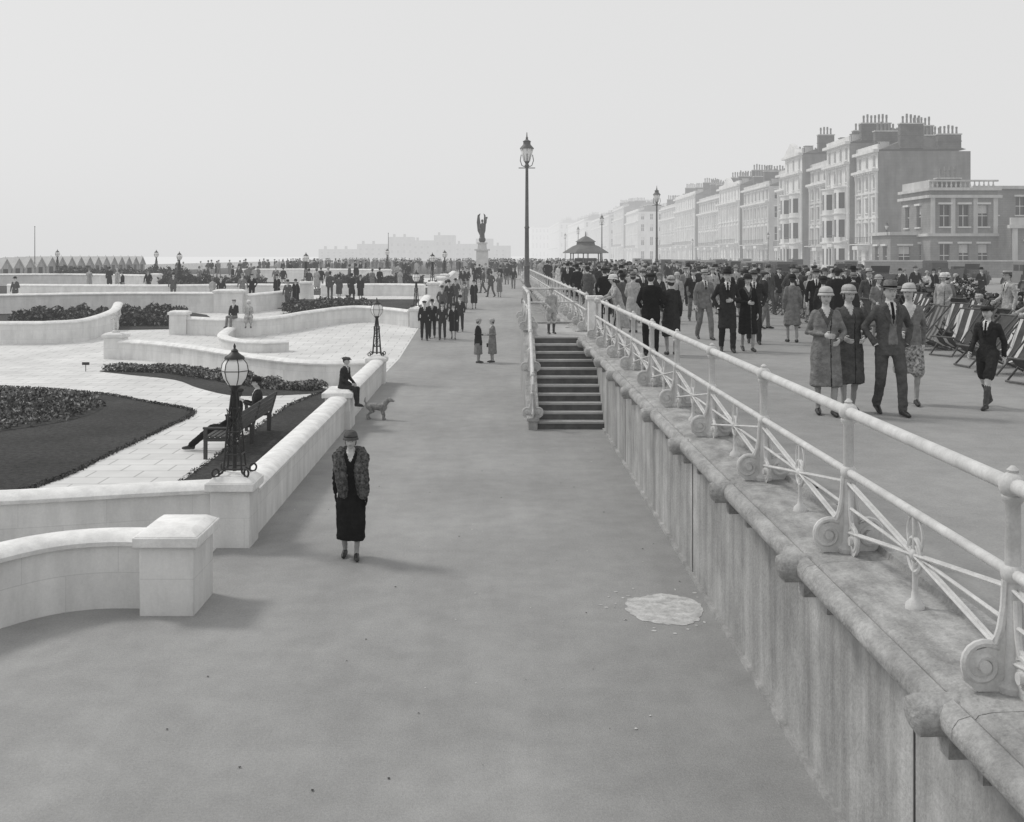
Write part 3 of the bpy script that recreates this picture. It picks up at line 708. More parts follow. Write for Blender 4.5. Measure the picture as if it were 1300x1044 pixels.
    k=H/1.72; B.v=[(x*k,y*k,z*k) for x,y,z in B.v]
    return B.mesh(name,60)
D=math.radians
def person(name,x,y,z,rot,**kw): return put(figure(name,**kw),name,(x,y,z),D(rot))
person('woman_in_fur_stole',-2.01,15.0,0,4,kind='f',H=1.7,top='cloth_black',bottom='cloth_black',hat='cloche',hatc='cloth_mid',stride=.1,arms=('swingb','down'),
       hem=.72,skirt=(.26,.2,.17),fur=True,glove=True)
person('woman_in_long_coat',4.42,14.9,UP,-6,kind='f',H=1.71,top='cloth_grey',hat='cloche',hatc='straw',stride=.1,arms=('bent','link'),hem=.4,collar='cloth_mid',yaw=-.1,girth=1.05)
person('woman_in_belted_coat',4.82,15.2,UP,2,kind='f',H=1.73,top='cloth_mid',hat='cloche',hatc='cloth_light',stride=-.08,arms=('link','link'),hem=.4,girth=1.08,yaw=.1)
person('man_in_three_piece_suit',5.3,14.95,UP,3,kind='m',H=1.78,top='cloth_mid',bottom='cloth_mid',hat='fedora',hatc='cloth_grey',stride=.18,arms=('pocket','pocket'),open_jacket=True,girth=1.06)
person('woman_in_print_dress',5.95,16.0,UP,-14,kind='f',H=1.73,top='cloth_grey',bottom='cloth_pattern',hat='cloche',hatc='straw',stride=.15,arms=('link','swingb'),hem=.86,skirt=(.46,.215,.18),yaw=-.3,collar='cloth_white')
person('boy_in_school_cap',6.92,15.6,UP,-48,kind='m',H=1.44,top='cloth_dark',bottom='cloth_dark',hat='cap',hatc='cloth_dark',stride=.3,arms=('swingf','swingb'),shorts=True,girth=.9)
person('man_in_dark_suit',3.27,23.7,UP,168,kind='m',H=1.78,top='cloth_black',hat='cap',hatc='cloth_dark',arms=('bent','hold'),girth=1.1)
person('woman_in_dark_coat',3.74,23.9,UP,185,kind='f',H=1.7,top='cloth_dark',hat='cloche',hatc='cloth_light',arms=('down','link'),hem=.42)
person('man_in_grey_suit',5.3,28.4,UP,10,kind='m',H=1.76,top='cloth_grey',hat='fedora',hatc='cloth_light',stride=.24,arms=('down','swingf'))
person('man_in_overcoat',5.12,24.7,UP,-4,kind='m',H=1.82,top='cloth_dark',hat='fedora',hatc='cloth_dark',stride=.16,arms=('pocket','bent'),hem=.5)
person('woman_in_dark_coat',5.62,24.9,UP,3,kind='f',H=1.72,top='cloth_black',hat='cloche',hatc='cloth_dark',stride=.12,arms=('bent','down'),hem=.4,collar='fur')
person('man_in_dark_suit',6.25,27,UP,-8,kind='m',H=1.76,top='cloth_dark',hat='fedora',hatc='cloth_mid',stride=.2,arms=('down','pocket'))
person('woman_in_long_coat',7.3,27.4,UP,180,kind='f',H=1.68,top='cloth_grey',hat='cloche',hatc='cloth_dark',stride=.1,arms=('down','down'),hem=.45)
person('woman_in_dark_coat',7.95,27.0,UP,172,kind='f',H=1.64,top='cloth_dark',hat='cloche',hatc='cloth_dark',stride=.1,arms=('down','down'),hem=.4)
person('woman_leaning_on_railing',2.95,26.9,UP,-80,kind='f',H=1.68,top='cloth_light',hat='cloche',hatc='cloth_white',arms=('rail','rail'),lean=.25,hem=.4)
person('woman_in_light_coat',11.9,29.5,UP,-30,kind='f',H=1.68,top='cloth_light',hat='cloche',hatc='cloth_white',stride=.1,arms=('down','hold'),hem=.45)
person('woman_in_light_coat',12.6,31.0,UP,150,kind='f',H=1.66,top='cloth_grey',hat='cloche',hatc='cloth_white',arms=('down','down'),hem=.42)
person('man_in_grey_suit',10.4,31,UP,12,kind='m',H=1.76,top='cloth_mid',hat='fedora',hatc='cloth_light',stride=.15,arms=('down','swingf'))
person('man_in_light_suit',12.2,26.4,UP,-80,kind='m',H=1.78,top='cloth_light',hat='boater',arms=('hold','down'))
person('woman_in_light_coat',9.5,27.6,UP,8,kind='f',H=1.66,top='cloth_grey',hat='cloche',hatc='cloth_light',stride=.12,arms=('hold','down'),hem=.42,bag=True)
person('man_in_dark_suit',8.7,30.2,UP,-12,kind='m',H=1.76,top='cloth_black',hat='fedora',hatc='cloth_mid',stride=.18,arms=('down','swingf'))
person('man_in_light_suit',10.35,21.4,UP,-95,kind='m',H=1.74,top='cloth_light',bottom='cloth_grey',hat='cap',hatc='cloth_light',arms=('hold','hold'))
person('boy_at_railing',1.45,30.4,UP,20,kind='m',H=1.28,top='cloth_light',bottom='cloth_light',hat='cap',hatc='cloth_light',arms=('hold','down'),shorts=True,girth=.9,shirt=False)
person('woman_in_jacket',-0.78,42.2,0,75,kind='f',H=1.7,top='cloth_black',bottom='cloth_grey',hat='cloche',hatc='cloth_light',arms=('bent','down'),hem=.7,skirt=(.34,.2,.165))
person('woman_in_long_coat',-0.24,42.4,0,-70,kind='f',H=1.68,top='cloth_grey',hat='cloche',hatc='cloth_light',arms=('down','bent'),hem=.34,bag=True)
for i,(x,y,k,t,h) in enumerate([(-3.35,49.8,'m','cloth_black',1.78),(-2.55,50,'m','cloth_dark',1.7),(-3.05,50.6,'m','cloth_black',1.75),(-2.05,50.2,'f','cloth_black',1.62),(-1.85,53,'m','cloth_dark',1.74)]):
    person('man_in_dark_suit' if k=='m' else 'woman_in_dark_coat',x,y,gz(y),random.uniform(-10,12),kind=k,H=h,top=t,hat='fedora' if k=='m' and i!=0 else 'cloche' if k=='f' else 'cap',stride=random.choice((-.15,.15)),arms=('down','swingf'),hi=False,vox=.02,hem=.4 if k=='f' else .78)
person('boy_sitting_on_wall',-3.72,26.35,0.93-.44*.86,70,kind='m',H=1.48,top='cloth_dark',bottom='cloth_dark',hat='cap',hatc='cloth_mid',sit=True,arms=('lap','lap'),legs=(((.11,-.42,.46),(.12,-.5,.08)),((.11,-.4,.44),(.12,-.38,.02))),lean=.15)
person('man_seated_on_bench',-5.55,23.2,-0.02,-88,kind='m',H=1.74,top='cloth_black',hat='cap',hatc='cloth_dark',sit=True,arms=('lap','lap'),legs=(((.11,-.46,.5),(.1,-.92,.12)),((.12,-.46,.52),(.06,-.88,.16))),lean=-.12)
person('man_seated_on_bench',-5.5,25.1,-0.02,-80,kind='m',H=1.74,top='cloth_dark',hat='fedora',hatc='cloth_dark',sit=True,arms=('book','book'),lean=-.02)
person('man_sitting_on_wall',-12.3,51.3,gz(51)+.42,-20,kind='m',H=1.7,top='cloth_dark',bottom='cloth_grey',hat='boater',sit=True,arms=('lap','lap'),hi=False,vox=.02)
person('woman_sitting_on_wall',-11.6,51.2,gz(51)+.42,10,kind='f',H=1.64,top='cloth_light',hat='cloche',hatc='cloth_white',sit=True,arms=('lap','lap'),hi=False,vox=.02)
mbp=MB()
mbp.lathe((0,0,0),[(.16,0),(.16,.06),(.1,.1)],'statue_stone',12)
mbp.limb([(-.05,0,.1),(-.07,-.03,.28),(-.05,0,.45)],[.035,.045,.06],'statue_stone'); mbp.limb([(.05,.02,.1),(.07,-.05,.27),(.05,0,.45)],[.035,.045,.06],'statue_stone')
mbp.loft([(0,0,.4,.09,.08),(0,-.01,.5,.085,.085),(0,0,.62,.1,.075),(0,0,.68,.04,.04)],'statue_stone',14); mbp.ell((0,-.01,.77),(.07,.075,.085),'statue_stone')
mbp.limb([(-.1,0,.63),(-.17,-.05,.55),(-.1,-.14,.6)],[.035,.03,.02],'statue_stone'); mbp.limb([(.1,0,.63),(.18,.0,.72),(.16,-.06,.85)],[.035,.03,.02],'statue_stone')
mbp.obj('cherub_statue',loc=(-15.3,44.1,1.03),rot=.4)
# dog
S=MB(); d='dog_fur'
S.tube([(-.27,0,.36),(-.2,0,.37),(-.05,0,.35),(.1,0,.355),(.2,0,.39)],[.07,.095,.09,.115,.09],d,12); S.ell((-.26,0,.36),(.09,.085,.09),d); S.ell((.16,0,.36),(.1,.09,.125),d)
S.limb([(.18,0,.42),(.27,0,.52),(.31,0,.55)],[.08,.065,.06],d); S.ell((.32,0,.555),(.075,.065,.065),d); S.limb([(.36,0,.54),(.44,0,.52)],[.042,.03],d); S.ell((.47,0,.525),(.014,.014,.012),'leather')
for s in (-1,1):
    S.limb([(.16,s*.06,.34),(.13,s*.065,.22),(.17,s*.065,.12),(.165,s*.065,.03)],[.05,.036,.026,.024],d,8); S.ell((.185,s*.065,.02),(.036,.024,.02),d)
    S.limb([(-.24,s*.06,.34),(-.16,s*.07,.22),(-.29,s*.07,.13),(-.27,s*.07,.03)],[.065,.045,.024,.022],d,8); S.ell((-.25,s*.07,.02),(.036,.024,.02),d)
    S.limb([(.3,s*.05,.6),(.28,s*.075,.56),(.29,s*.08,.51)],[.015,.025,.014],d,6)
S.limb([(-.32,0,.4),(-.38,0,.5),(-.36,0,.6)],[.025,.022,.014],d,8)
dog=put(S.mesh('dog'),'dog',(-3.02,27.6,0),D(-12),scale=.92)
r=dog.modifiers.new('r','REMESH'); r.mode='VOXEL'; r.voxel_size=.012; r.use_smooth_shade=True
tx=bpy.data.textures.new('furtex','CLOUDS'); tx.noise_scale=.03
dp=dog.modifiers.new('d','DISPLACE'); dp.texture=tx; dp.strength=.03; dp.mid_level=.5
# --- crowd
MEN=[];WOM=[]
for i in range(10):
    MEN.append(figure('pedestrian_man',kind='m',H=random.uniform(1.68,1.8),top=['cloth_black','cloth_dark','cloth_mid','cloth_dark','cloth_grey','cloth_black','cloth_dark','cloth_light','cloth_mid','cloth_black'][i],
       bottom=['cloth_black','cloth_grey','cloth_mid','cloth_dark','cloth_grey','cloth_black','cloth_light','cloth_light','cloth_mid','cloth_mid'][i],hat=['fedora','cap','fedora','fedora','boater','cap','fedora','boater','fedora','fedora'][i],hatc=['cloth_dark','cloth_mid','cloth_mid','cloth_black','cloth_light','cloth_dark','cloth_grey','straw','cloth_dark','cloth_black'][i],
       stride=[-.2,.14,.24,-.12,.2,.02,-.24,.15,.2,.1][i],arms=[('down','swingf'),('swingb','down'),('pocket','down'),('bent','down'),('swingf','swingb'),('pocket','pocket'),('down','swingf'),('bent','down'),('down','hold'),('down','down')][i],hi=False,hem=(.45 if i in(3,9) else .78),girth=random.uniform(.95,1.15)))
    WOM.append(figure('pedestrian_woman',kind='f',H=random.uniform(1.6,1.72),top=['cloth_black','cloth_dark','cloth_light','cloth_grey','cloth_white','cloth_mid','cloth_dark','cloth_grey','cloth_light','cloth_black'][i],
       hat='cloche',hatc=['cloth_dark','cloth_mid','straw','cloth_light','cloth_light','cloth_dark','cloth_grey','cloth_mid','cloth_grey','cloth_dark'][i],stride=[-.12,.12,.06,.16,-.06,.1,.14,-.1,.02,.12][i],arms=[('down','swingf'),('down','down'),('bent','down'),('link','hold'),('hold','down')][i%5],hi=False,hem=random.uniform(.35,.5),girth=random.uniform(.95,1.15)))
placed=[(5.3,28.4),(7.3,27.4),(7.95,27),(11.9,29.5),(12.6,31),(10.4,31),(8.7,30.2)]
crowd=empty('crowd_of_pedestrians')
def scatter(n,x0,x1,y0,y1,zf,md=.55,men=.55,yp=1.0):
    for _ in range(n):
        for _t in range(8):
            x=random.uniform(x0,x1); y=y0+(y1-y0)*random.random()**yp
            if all((x-a)**2+(y-b)**2>md*md for a,b in placed[-250:]): break
        placed.append((x,y)); me=random.choice(MEN if random.random()<men else WOM)
        put(me,me.name,(x,y,zf(y)),D(random.choice((0,180,0,random.uniform(0,360)))+random.uniform(-20,20)),crowd,scale=random.uniform(.95,1.03))
        if random.random()<.45:
            me=random.choice(MEN if random.random()<.4 else WOM); put(me,me.name,(x+.55,y+random.uniform(-.1,.2),zf(y)),D(random.choice((0,180))+random.uniform(-12,12)),crowd,scale=random.uniform(.94,1.03)); placed.append((x+.55,y))
U=lambda y:UP
scatter(38,3.1,12.3,30.5,48,U,.8); scatter(74,3.1,12.4,44,90,U); scatter(110,3.0,14,85,190,U,.6)
scatter(44,15,24,32,110,lambda y:UP-.12); scatter(70,-3,2,112,220,U,.6)
scatter(160,-34,-2,112,260,lambda y:UP,.6,.6); scatter(14,-3.4,1.2,72,108,gz); scatter(5,-3.2,-1.5,58,66,gz); scatter(26,-30,-6,64,105,gz)
scatter(12,40.5,48,120,240,U)
# ------------------------------------------------------------------ bench
mb=MB(); W='bench_wood'; Lb=3.6
for y in (0,Lb/2,Lb):
    mb.box(.02,y,.2,.07,.07,.4,W); mb.box(-.5,y,.3,.07,.07,.62,W); mb.tube([(.04,y,.0),(.06,y,.42),(.2,y,.92)],.036,W,6)
    mb.box(-.24,y,.39,.6,.06,.07,W); mb.box(-.24,y,.62,.62,.07,.04,W)
for x in (-.47,-.36,-.25,-.14,-.03): mb.box(x,Lb/2,.445,.085,Lb+.1,.028,W)
for z,x in ((.55,.10),(.66,.13),(.77,.16),(.88,.185)): mb.box(x,Lb/2,z,.025,Lb+.1,.085,W)
mb.obj('park_bench',loc=(-5.4,22.2,.012),bevel=.006)
mb=MB(); mb.box(0,0,.12,.02,.02,.24,'iron_dark'); mb.box(0,0,.28,.26,.02,.1,'iron_dark'); mb.obj('plant_label',loc=(-14.6,39.0,.01))
# ------------------------------------------------------------------ deck chairs
def chair(canvas):
    mb=MB(); W='chair_wood'
    for s in (-.28,.28):
        mb.tube([(s,-.5,.02),(s,.45,1.0)],.02,W,6,flat=.7); mb.tube([(s*.9,.5,.02),(s*.9,-.45,.42)],.02,W,6,flat=.7); mb.tube([(s*.95,.62,.05),(s*.95,.1,.58)],.017,W,6)
    for y,z in ((-.5,.03),(.45,1.0),(-.45,.42),(.5,.03)): mb.tube([(-.3,y,z),(.3,y,z)],.019,W,6)
    prof=[(-.45,.42),(-.35,.3),(-.15,.2),(.05,.24),(.2,.45),(.33,.75),(.45,1.0)]
    for k in range(6):
        x0=-.25+k*.0833; x1=x0+.0833; m=canvas[k%len(canvas)]
        vs=[(x0,y,z) for y,z in prof]+[(x1,y,z) for y,z in prof]; n=len(prof)
        mb.add(vs,[(i,i+1,i+1+n,i+n) for i in range(n-1)],m)
    return mb.mesh('deck_chair',40)
CH=[chair(['canvas_dark']),chair(['canvas_dark','canvas_mid']),chair(['canvas_mid']),chair(['canvas_light','canvas_dark','canvas_dark'])]
for i in range(22):
    for j in range(4):
        y=18.8+i*1.25+random.uniform(-.3,.3); x=9.3+j*.85+random.uniform(-.2,.2)+ min(1.6,.12*max(0,i))
        if random.random()<.15 or x>12.9: continue
        if (abs(y-26.4)<.7 and x>11.5) or any((x-a)**2+(y-b)**2<.6 for a,b in ((11.9,29.5),(12.6,31),(10.4,31),(9.5,27.6),(10.35,21.4))): continue
        put(CH[random.choice((0,0,1,2,3))],'deck_chair',(x,y,UP),D(random.uniform(-115,-60)+random.choice((0,0,0,180))))
SM=figure('woman_seated_in_deck_chair',kind='f',H=1.62,top='cloth_mid',hat='cloche',hatc='cloth_light',sit=True,arms=('lap','lap'),hi=False,vox=.022,lean=-.3)
for x,y in ((11.2,23.4),(12.0,27.8),(11.4,32.2)): put(SM,'woman_seated_in_deck_chair',(x,y,UP-.08),D(-70))
# ------------------------------------------------------------------ cars
def car(body,roof=True):
    mb=MB()
    def yb(pts,x0,x1,m):
        k=len(pts); vs=[(x0,y,z) for y,z in pts]+[(x1,y,z) for y,z in pts]
        mb.add(vs,[tuple(range(k)),tuple(range(2*k-1,k-1,-1))]+[(i,i+k,(i+1)%k+k,(i+1)%k) for i in range(k)],m)
    yb([(-1.95,.5),(-1.95,1.12),(-.75,1.2),(-.6,1.25),(1.6,1.25),(1.85,.9),(1.85,.5)],-.5,.5,body)
    yb([(-.65,.5),(-.65,1.2),(1.7,1.2),(1.8,.9),(1.8,.5)],-.72,.72,body)
    if roof:
        yb([(-.55,1.2),(-.6,1.78),(-.45,1.88),(1.35,1.88),(1.6,1.7),(1.6,1.2)],-.68,.68,body)
        for s in (-1,1):
            for y0,y1 in ((-.42,.3),(.42,1.05),(1.15,1.45)): mb.box2(s*.68,s*.69,y0,y1,1.3,1.7,'window_glass')
        mb.box2(-.55,.55,-.62,-.59,1.3,1.72,'window_glass'); mb.box2(-.4,.4,1.6,1.615,1.35,1.65,'window_glass')
    else:
        yb([(-.5,1.2),(-.68,1.65),(-.64,1.66),(-.45,1.2)],-.6,.6,'window_glass'); mb.box2(-.62,.62,1.2,1.7,1.2,1.42,'leather')
    mb.box2(-.42,.42,-2.0,-1.95,.55,1.15,'iron_grey')
    for s in (-1,1):
        mb.tube([(s*.5,-1.98,.95),(s*.5,-2.1,.95)],[.09,.11],'iron_grey',10)
        for y in (-1.45,1.35):
            mb.tube([(s*.66,y,.38),(s*.79,y,.38)],.38,'tyre',20); mb.tube([(s*.785,y,.38),(s*.8,y,.38)],.27,'iron_grey',14); mb.tube([(s*.8,y,.38),(s*.83,y,.38)],.06,'leather',8)
            mb.tube([(s*.74,y+.5*math.cos(a),.38+.48*math.sin(a)) for a in [pi*t/8 for t in range(9)]],.05,'car_black',6,flat=2.6)
        mb.box2(s*.68,s*.86,-.95,.85,.36,.4,'car_black')
    return mb.mesh('parked_car',35)
CARS=[car('car_black'),car('car_grey'),car('car_black',False)]
for i,y in enumerate([70,76,83,90,96,104,112,118,126,134,143,152,162,175,190]):
    put(random.choice(CARS),'parked_car',(random.choice((19.2,19.5,24)),y,UP-.12),D(random.choice((0,0,180))+random.uniform(-3,3)))
for i,(x,y) in enumerate([(31,62),(34.5,72),(37.5,88),(37.8,96),(33,104),(37.8,118),(37.8,140),(30,50),(28,90),(26,130),(37,165)]): put(CARS[i%3],'parked_car',(x,y,UP-.12),D(180 if i%2 else 4))
# ------------------------------------------------------------------ buildings
def ob(mb,c,u,n,su,sn,sz,m):
    vs=[]
    for dz in (-.5,.5):
        for a,b in ((-.5,-.5),(.5,-.5),(.5,.5),(-.5,.5)):
            vs.append((c[0]+u[0]*a*su+n[0]*b*sn,c[1]+u[1]*a*su+n[1]*b*sn,c[2]+dz*sz))
    mb.add(vs,[(0,3,2,1),(4,5,6,7),(0,1,5,4),(1,2,6,5),(2,3,7,6),(3,0,4,7)],m)
def facade(mb,tr,o,u,n,W,H,ops,wall,depth=.35,bars=True,sill=True):
    us=sorted(set([0,W]+[round(q,3) for op in ops for q in op[:2]])); zs=sorted(set([0,H]+[round(q,3) for op in ops for q in op[2:4]]))
    opset=[(round(a,3),round(b,3),round(c,3),round(d,3)) for a,b,c,d in ops]
    def P(a,z,dp=0): return (o[0]+u[0]*a-n[0]*dp,o[1]+u[1]*a-n[1]*dp,o[2]+z)
    occupied=set()
    ui={q:i for i,q in enumerate(us)}; zi={q:i for i,q in enumerate(zs)}
    for a,b,c,d in opset:
        for i in range(ui[a],ui[b]):
            for j in range(zi[c],zi[d]): occupied.add((i,j))
    for i in range(len(us)-1):
        for j in range(len(zs)-1):
            if (i,j) in occupied: continue
            mb.add([P(us[i],zs[j]),P(us[i+1],zs[j]),P(us[i+1],zs[j+1]),P(us[i],zs[j+1])],[(0,1,2,3)],wall)
    for a,b,c,d in opset:
        f=[P(a,c),P(b,c),P(b,d),P(a,d)]; g=[P(a,c,depth),P(b,c,depth),P(b,d,depth),P(a,d,depth)]
        mb.add(f+g,[(0,1,5,4),(1,2,6,5),(2,3,7,6),(3,0,4,7)],wall); mb.add(g,[(0,1,2,3)],'window_glass')
        if bars:
            ob(tr,P((a+b)/2,(c+d)/2,depth-.05),u,n,b-a,.05,.09,'stucco_white'); ob(tr,P((a+b)/2,(c+d)/2,depth-.055),u,n,.07,.05,d-c,'stucco_white')
            if random.random()<.4: ob(tr,P((a+b)/2,d-(d-c)*.2,depth-.03),u,n,b-a-.1,.02,(d-c)*.38,'canvas_light')
        if sill:
            ob(tr,P((a+b)/2,c-.08,-.08),u,n,b-a+.3,.2,.14,'stucco_white'); ob(tr,P((a+b)/2,d+.16,-.1),u,n,b-a+.4,.24,.2,'stucco_white')
def chimneys(mb,x,y,z,along='x',n=6,h=2.2):
    L=n*.55+.4
    if along=='x': mb.box(x,y,z+h/2,L,.9,h,'chimney_brick'); mb.box(x,y,z+h+.08,L+.2,1.1,.16,'stucco_cream'); mb.box(x,y,z+h*.55,L+.12,1.02,.12,'chimney_brick')
    for i in range(n):
        d=(i-(n-1)/2)*.55; mb.lathe((x+d,y,z+h+.16),[(.16,0),(.13,random.uniform(.4,.8)),(.17,.85),(.15,random.uniform(.95,1.3))],'chimney_pot',8)
def terrace(name,x0,y0,y1,dep,H,st,bay=2.9,wall='stucco_cream',z0=UP,blank_end=True,columns=True,pediment=False,endwall='render_grey',bows=(),chim=True,heads=False):
    par=empty(name,(x0,y0,z0)); wm=MB(); tr=MB(); rf=MB(); ch=MB()
    def rel(m): m.v=[(a-x0,b-y0,c-z0) for a,b,c in m.v]
    W=y1-y0; nb=max(1,int(W/bay)); bw=W/nb
    fr=[0,.22,.45,.66,.84,1.0] if st==5 else [0,.27,.56,.8,1.0] if st==4 else [0,.38,.74,1.0]
    u=(0,-1,0); n=(-1,0,0); o=(x0,y1,z0); ops=[]
    for s in range(st):
        a,b=fr[s]*H,fr[s+1]*H; hh=b-a
        for k in range(nb):
            c=(k+.5)*bw; w=(.62 if s<3 else .52)
            ops.append((c-w,c+w,a+hh*(.22 if s!=1 else .12),a+hh*.8))
            if heads and s==1:   # small pediments over the principal windows
                yy=y1-c; zz=z0+a+hh*.84
                tr.add([(x0-.3,yy-.95,zz),(x0-.3,yy+.95,zz),(x0-.3,yy,zz+.5),(x0,yy-.95,zz),(x0,yy+.95,zz),(x0,yy,zz+.5)],[(0,2,1),(0,3,5,2),(1,2,5,4),(0,1,4,3)],'stucco_white')
    facade(wm,tr,o,u,n,W,H,ops,wall)
    if blank_end: facade(wm,tr,(x0,y0,z0),(1,0,0),(0,-1,0),dep,H,[],endwall)
    else:
        o2=[]; kb=max(1,int(dep/3.2)); b2=dep/kb
        for s in range(st):
            a,b=fr[s]*H,fr[s+1]*H
            for k in range(kb): c=(k+.5)*b2; o2.append((c-.55,c+.55,a+(b-a)*.22,a+(b-a)*.78))
        facade(wm,tr,(x0,y0,z0),(1,0,0),(0,-1,0),dep,H,o2,wall)
    wm.add([(x0+dep,y0,z0),(x0+dep,y1,z0),(x0+dep,y1,z0+H),(x0+dep,y0,z0+H)],[(0,1,2,3)],wall)
    wm.add([(x0,y1,z0),(x0+dep,y1,z0),(x0+dep,y1,z0+H),(x0,y1,z0+H)],[(3,2,1,0)],wall)
    yc=(y0+y1)/2
    for s in range(1,st): tr.box(x0-.12,yc,z0+fr[s]*H,.28,W+.1,.22,wall)
    for q in range(4): tr.box(x0-.03,yc,z0+fr[1]*H*(.18+.2*q),.1,W-.05,.07,wall)
    tr.box(x0-.4,yc,z0+fr[-2]*H+.1,.86,W+.3,.35,'stucco_white'); tr.box(x0-.3,yc,z0+H+.1,.75,W+.3,.4,'stucco_white'); tr.box(x0+.1,yc,z0+H+.65,.3,W,.7,wall)
    k=0
    while k<W: tr.box(x0-.45,y0+k+.2,z0+fr[-2]*H-.18,.6,.22,.22,'stucco_white'); k+=1.0 if W<80 else 4.0
    zb=z0+fr[1]*H+.15; tr.box(x0-.6,yc,zb,1.0,W*.96,.12,'stucco_white')
    for k in range(nb*4+1): tr.box(x0-1.05,y0+W*.02+k*(W*.96)/(nb*4),zb+.5,.05,.05,.9,'iron_grey')
    tr.box(x0-1.05,yc,zb+.97,.07,W*.96,.06,'iron_grey')
    for by in bows:
        for s in range(3):
            a,b=fr[s]*H+z0,fr[s+1]*H+z0; hh=b-a
            N_=10; R_=1.75
            for q in range(N_):
                t0=-pi/2+pi*q/N_; t1=-pi/2+pi*(q+1)/N_
                p0=(x0-R_*.8*math.cos(t0),by+R_*math.sin(t0)); p1=(x0-R_*.8*math.cos(t1),by+R_*math.sin(t1))
                win=q in(1,2,4,5,7,8)
                for (za,zb_,isw) in ((a,a+hh*.2,0),(a+hh*.2,a+hh*.8,win),(a+hh*.8,b,0)):
                    dd=.12 if isw else 0
                    f=lambda p:(p[0]+dd*(x0-p[0])/R_,p[1]+dd*(by-p[1])/R_)
                    a0,a1=f(p0),f(p1)
                    wm.add([(a0[0],a0[1],za),(a1[0],a1[1],za),(a1[0],a1[1],zb_),(a0[0],a0[1],zb_)],[(3,2,1,0)],'window_glass' if isw else wall)
            tr.lathe((x0,by,b-.15),[(1.75,0),(1.95,.1),(1.95,.28),(1.7,.3)],'stucco_white',20,sx=.82)
    if columns:
        for k in range(0,nb+1):
            yy=min(max(y0+k*bw,y0+.3),y1-.3)
            if any(abs(yy-by)<1.9 for by in bows): continue
            h=H*(fr[-2]-fr[1])-.5; zc_=z0+fr[1]*H+.35
            if W<80: tr.lathe((x0-.12,yy,zc_),[(.3,0),(.22,.15),(.2,h*.9),(.26,h*.93),(.32,h)],'stucco_white',10)
            else: tr.box(x0-.13,yy,zc_+h/2,.3,.42,h,'stucco_white')
    for k in range(1,nb,3):
        yy=y0+(k+.5)*bw
        for d in (-.8,.8): tr.lathe((x0-1.5,yy+d,z0),[(.2,0),(.16,.3),(.14,H*fr[1]-.8),(.2,H*fr[1]-.6)],'stucco_white',8)
        tr.box(x0-.9,yy,z0+H*fr[1]-.35,1.6,2.3,.5,'stucco_white')
    zr=z0+H+.3; r=2.2
    rf.add([(x0+.6,y0+.4,zr),(x0+dep-.4,y0+.4,zr),(x0+dep*.5,y0+2,zr+r),(x0+.6,y1-.4,zr),(x0+dep-.4,y1-.4,zr),(x0+dep*.5,y1-2,zr+r)],[(0,1,2),(0,2,5,3),(1,4,5,2),(3,5,4),(0,3,4,1)],'slate_roof')
    k=y0+3.2
    while k<y1-1.5:
        rf.box(x0+1.9,k,zr+.7,1.2,1.1,1.2,'stucco_cream'); rf.box(x0+1.28,k,zr+.75,.06,.7,.8,'window_glass'); rf.box(x0+1.9,k,zr+1.35,1.4,1.3,.1,'slate_roof'); k+=bw*2
    k=y0+.6
    while k<y1 and chim:
        chimneys(ch,x0+dep*random.uniform(.25,.42),k,zr+.1,'x',random.choice((4,5,7)),random.uniform(2.0,3.4)); chimneys(ch,x0+dep*.78,k,zr,'x',random.choice((3,5)),random.uniform(1.8,2.8)); k+=bw*random.choice((2,3,3))
    if pediment:
        pw=9; h0=z0+H+.32; cy=y0+W*.5
        tr.add([(x0-.55,cy-pw/2,h0),(x0-.55,cy+pw/2,h0),(x0-.55,cy,h0+2.0),(x0+.4,cy-pw/2,h0),(x0+.4,cy+pw/2,h0),(x0+.4,cy,h0+2.0)],[(0,2,1),(3,4,5),(0,3,5,2),(1,2,5,4),(0,1,4,3)],'stucco_white')
    for m,nm in ((wm,'walls'),(tr,'trim'),(rf,'roof'),(ch,'chimneys')):
        if m.v: rel(m); m.obj(nm,par,smooth=False)
    return par
terrace('stucco_mansion_block',51.6,150,159,12.6,16.4,5,wall='stucco_white',heads=True)
terrace('stucco_mansion_block',50.6,159.05,170,13.6,18.4,5,bay=2.7,wall='stucco_white',bows=(161.5,167.5))
terrace('stucco_mansion_block',51.7,170.05,183,12.6,16.2,5,wall='stucco_cream',heads=True)
terrace('stucco_mansion_block',50.4,183.05,194,13.8,19.0,5,wall='stucco_white',pediment=True,bows=(185.6,191.5))
terrace('stucco_mansion_block',51.6,194.05,203,12.6,16.6,5,wall='stucco_cream',heads=True)
terrace('regency_terrace',52.0,212,234,13,15.6,4,wall='stucco_cream',blank_end=False,heads=True)
terrace('regency_terrace',51.2,234.05,256,13,17.2,4,wall='stucco_white',pediment=True)
terrace('regency_terrace',52.0,256.05,286,13,15.8,4,wall='stucco_cream',heads=True)
terrace('regency_terrace',51.0,286.05,318,13,18.0,4,wall='stucco_white')
terrace('regency_terrace',51.8,318.05,352,13,16.5,4,wall='stucco_cream')
terrace('regency_terrace',50,395,432,16,18,4,bay=3.6,wall='stucco_white',blank_end=False)
terrace('regency_terrace',49,432.1,470,16,21,4,bay=3.6,wall='stucco_cream')
terrace('regency_terrace',50,500,590,16,20,4,bay=4,wall='stucco_cream',blank_end=False)
terrace('regency_terrace',48,620,760,18,22,4,bay=5,wall='stucco_white',blank_end=False,columns=False)
terrace('regency_terrace',44,800,960,18,26,4,bay=7,wall='stucco_cream',blank_end=False,columns=False)
terrace('regency_terrace',30,1010,1150,30,28,4,bay=8,wall='stucco_white',blank_end=False,columns=False)
mb=MB()
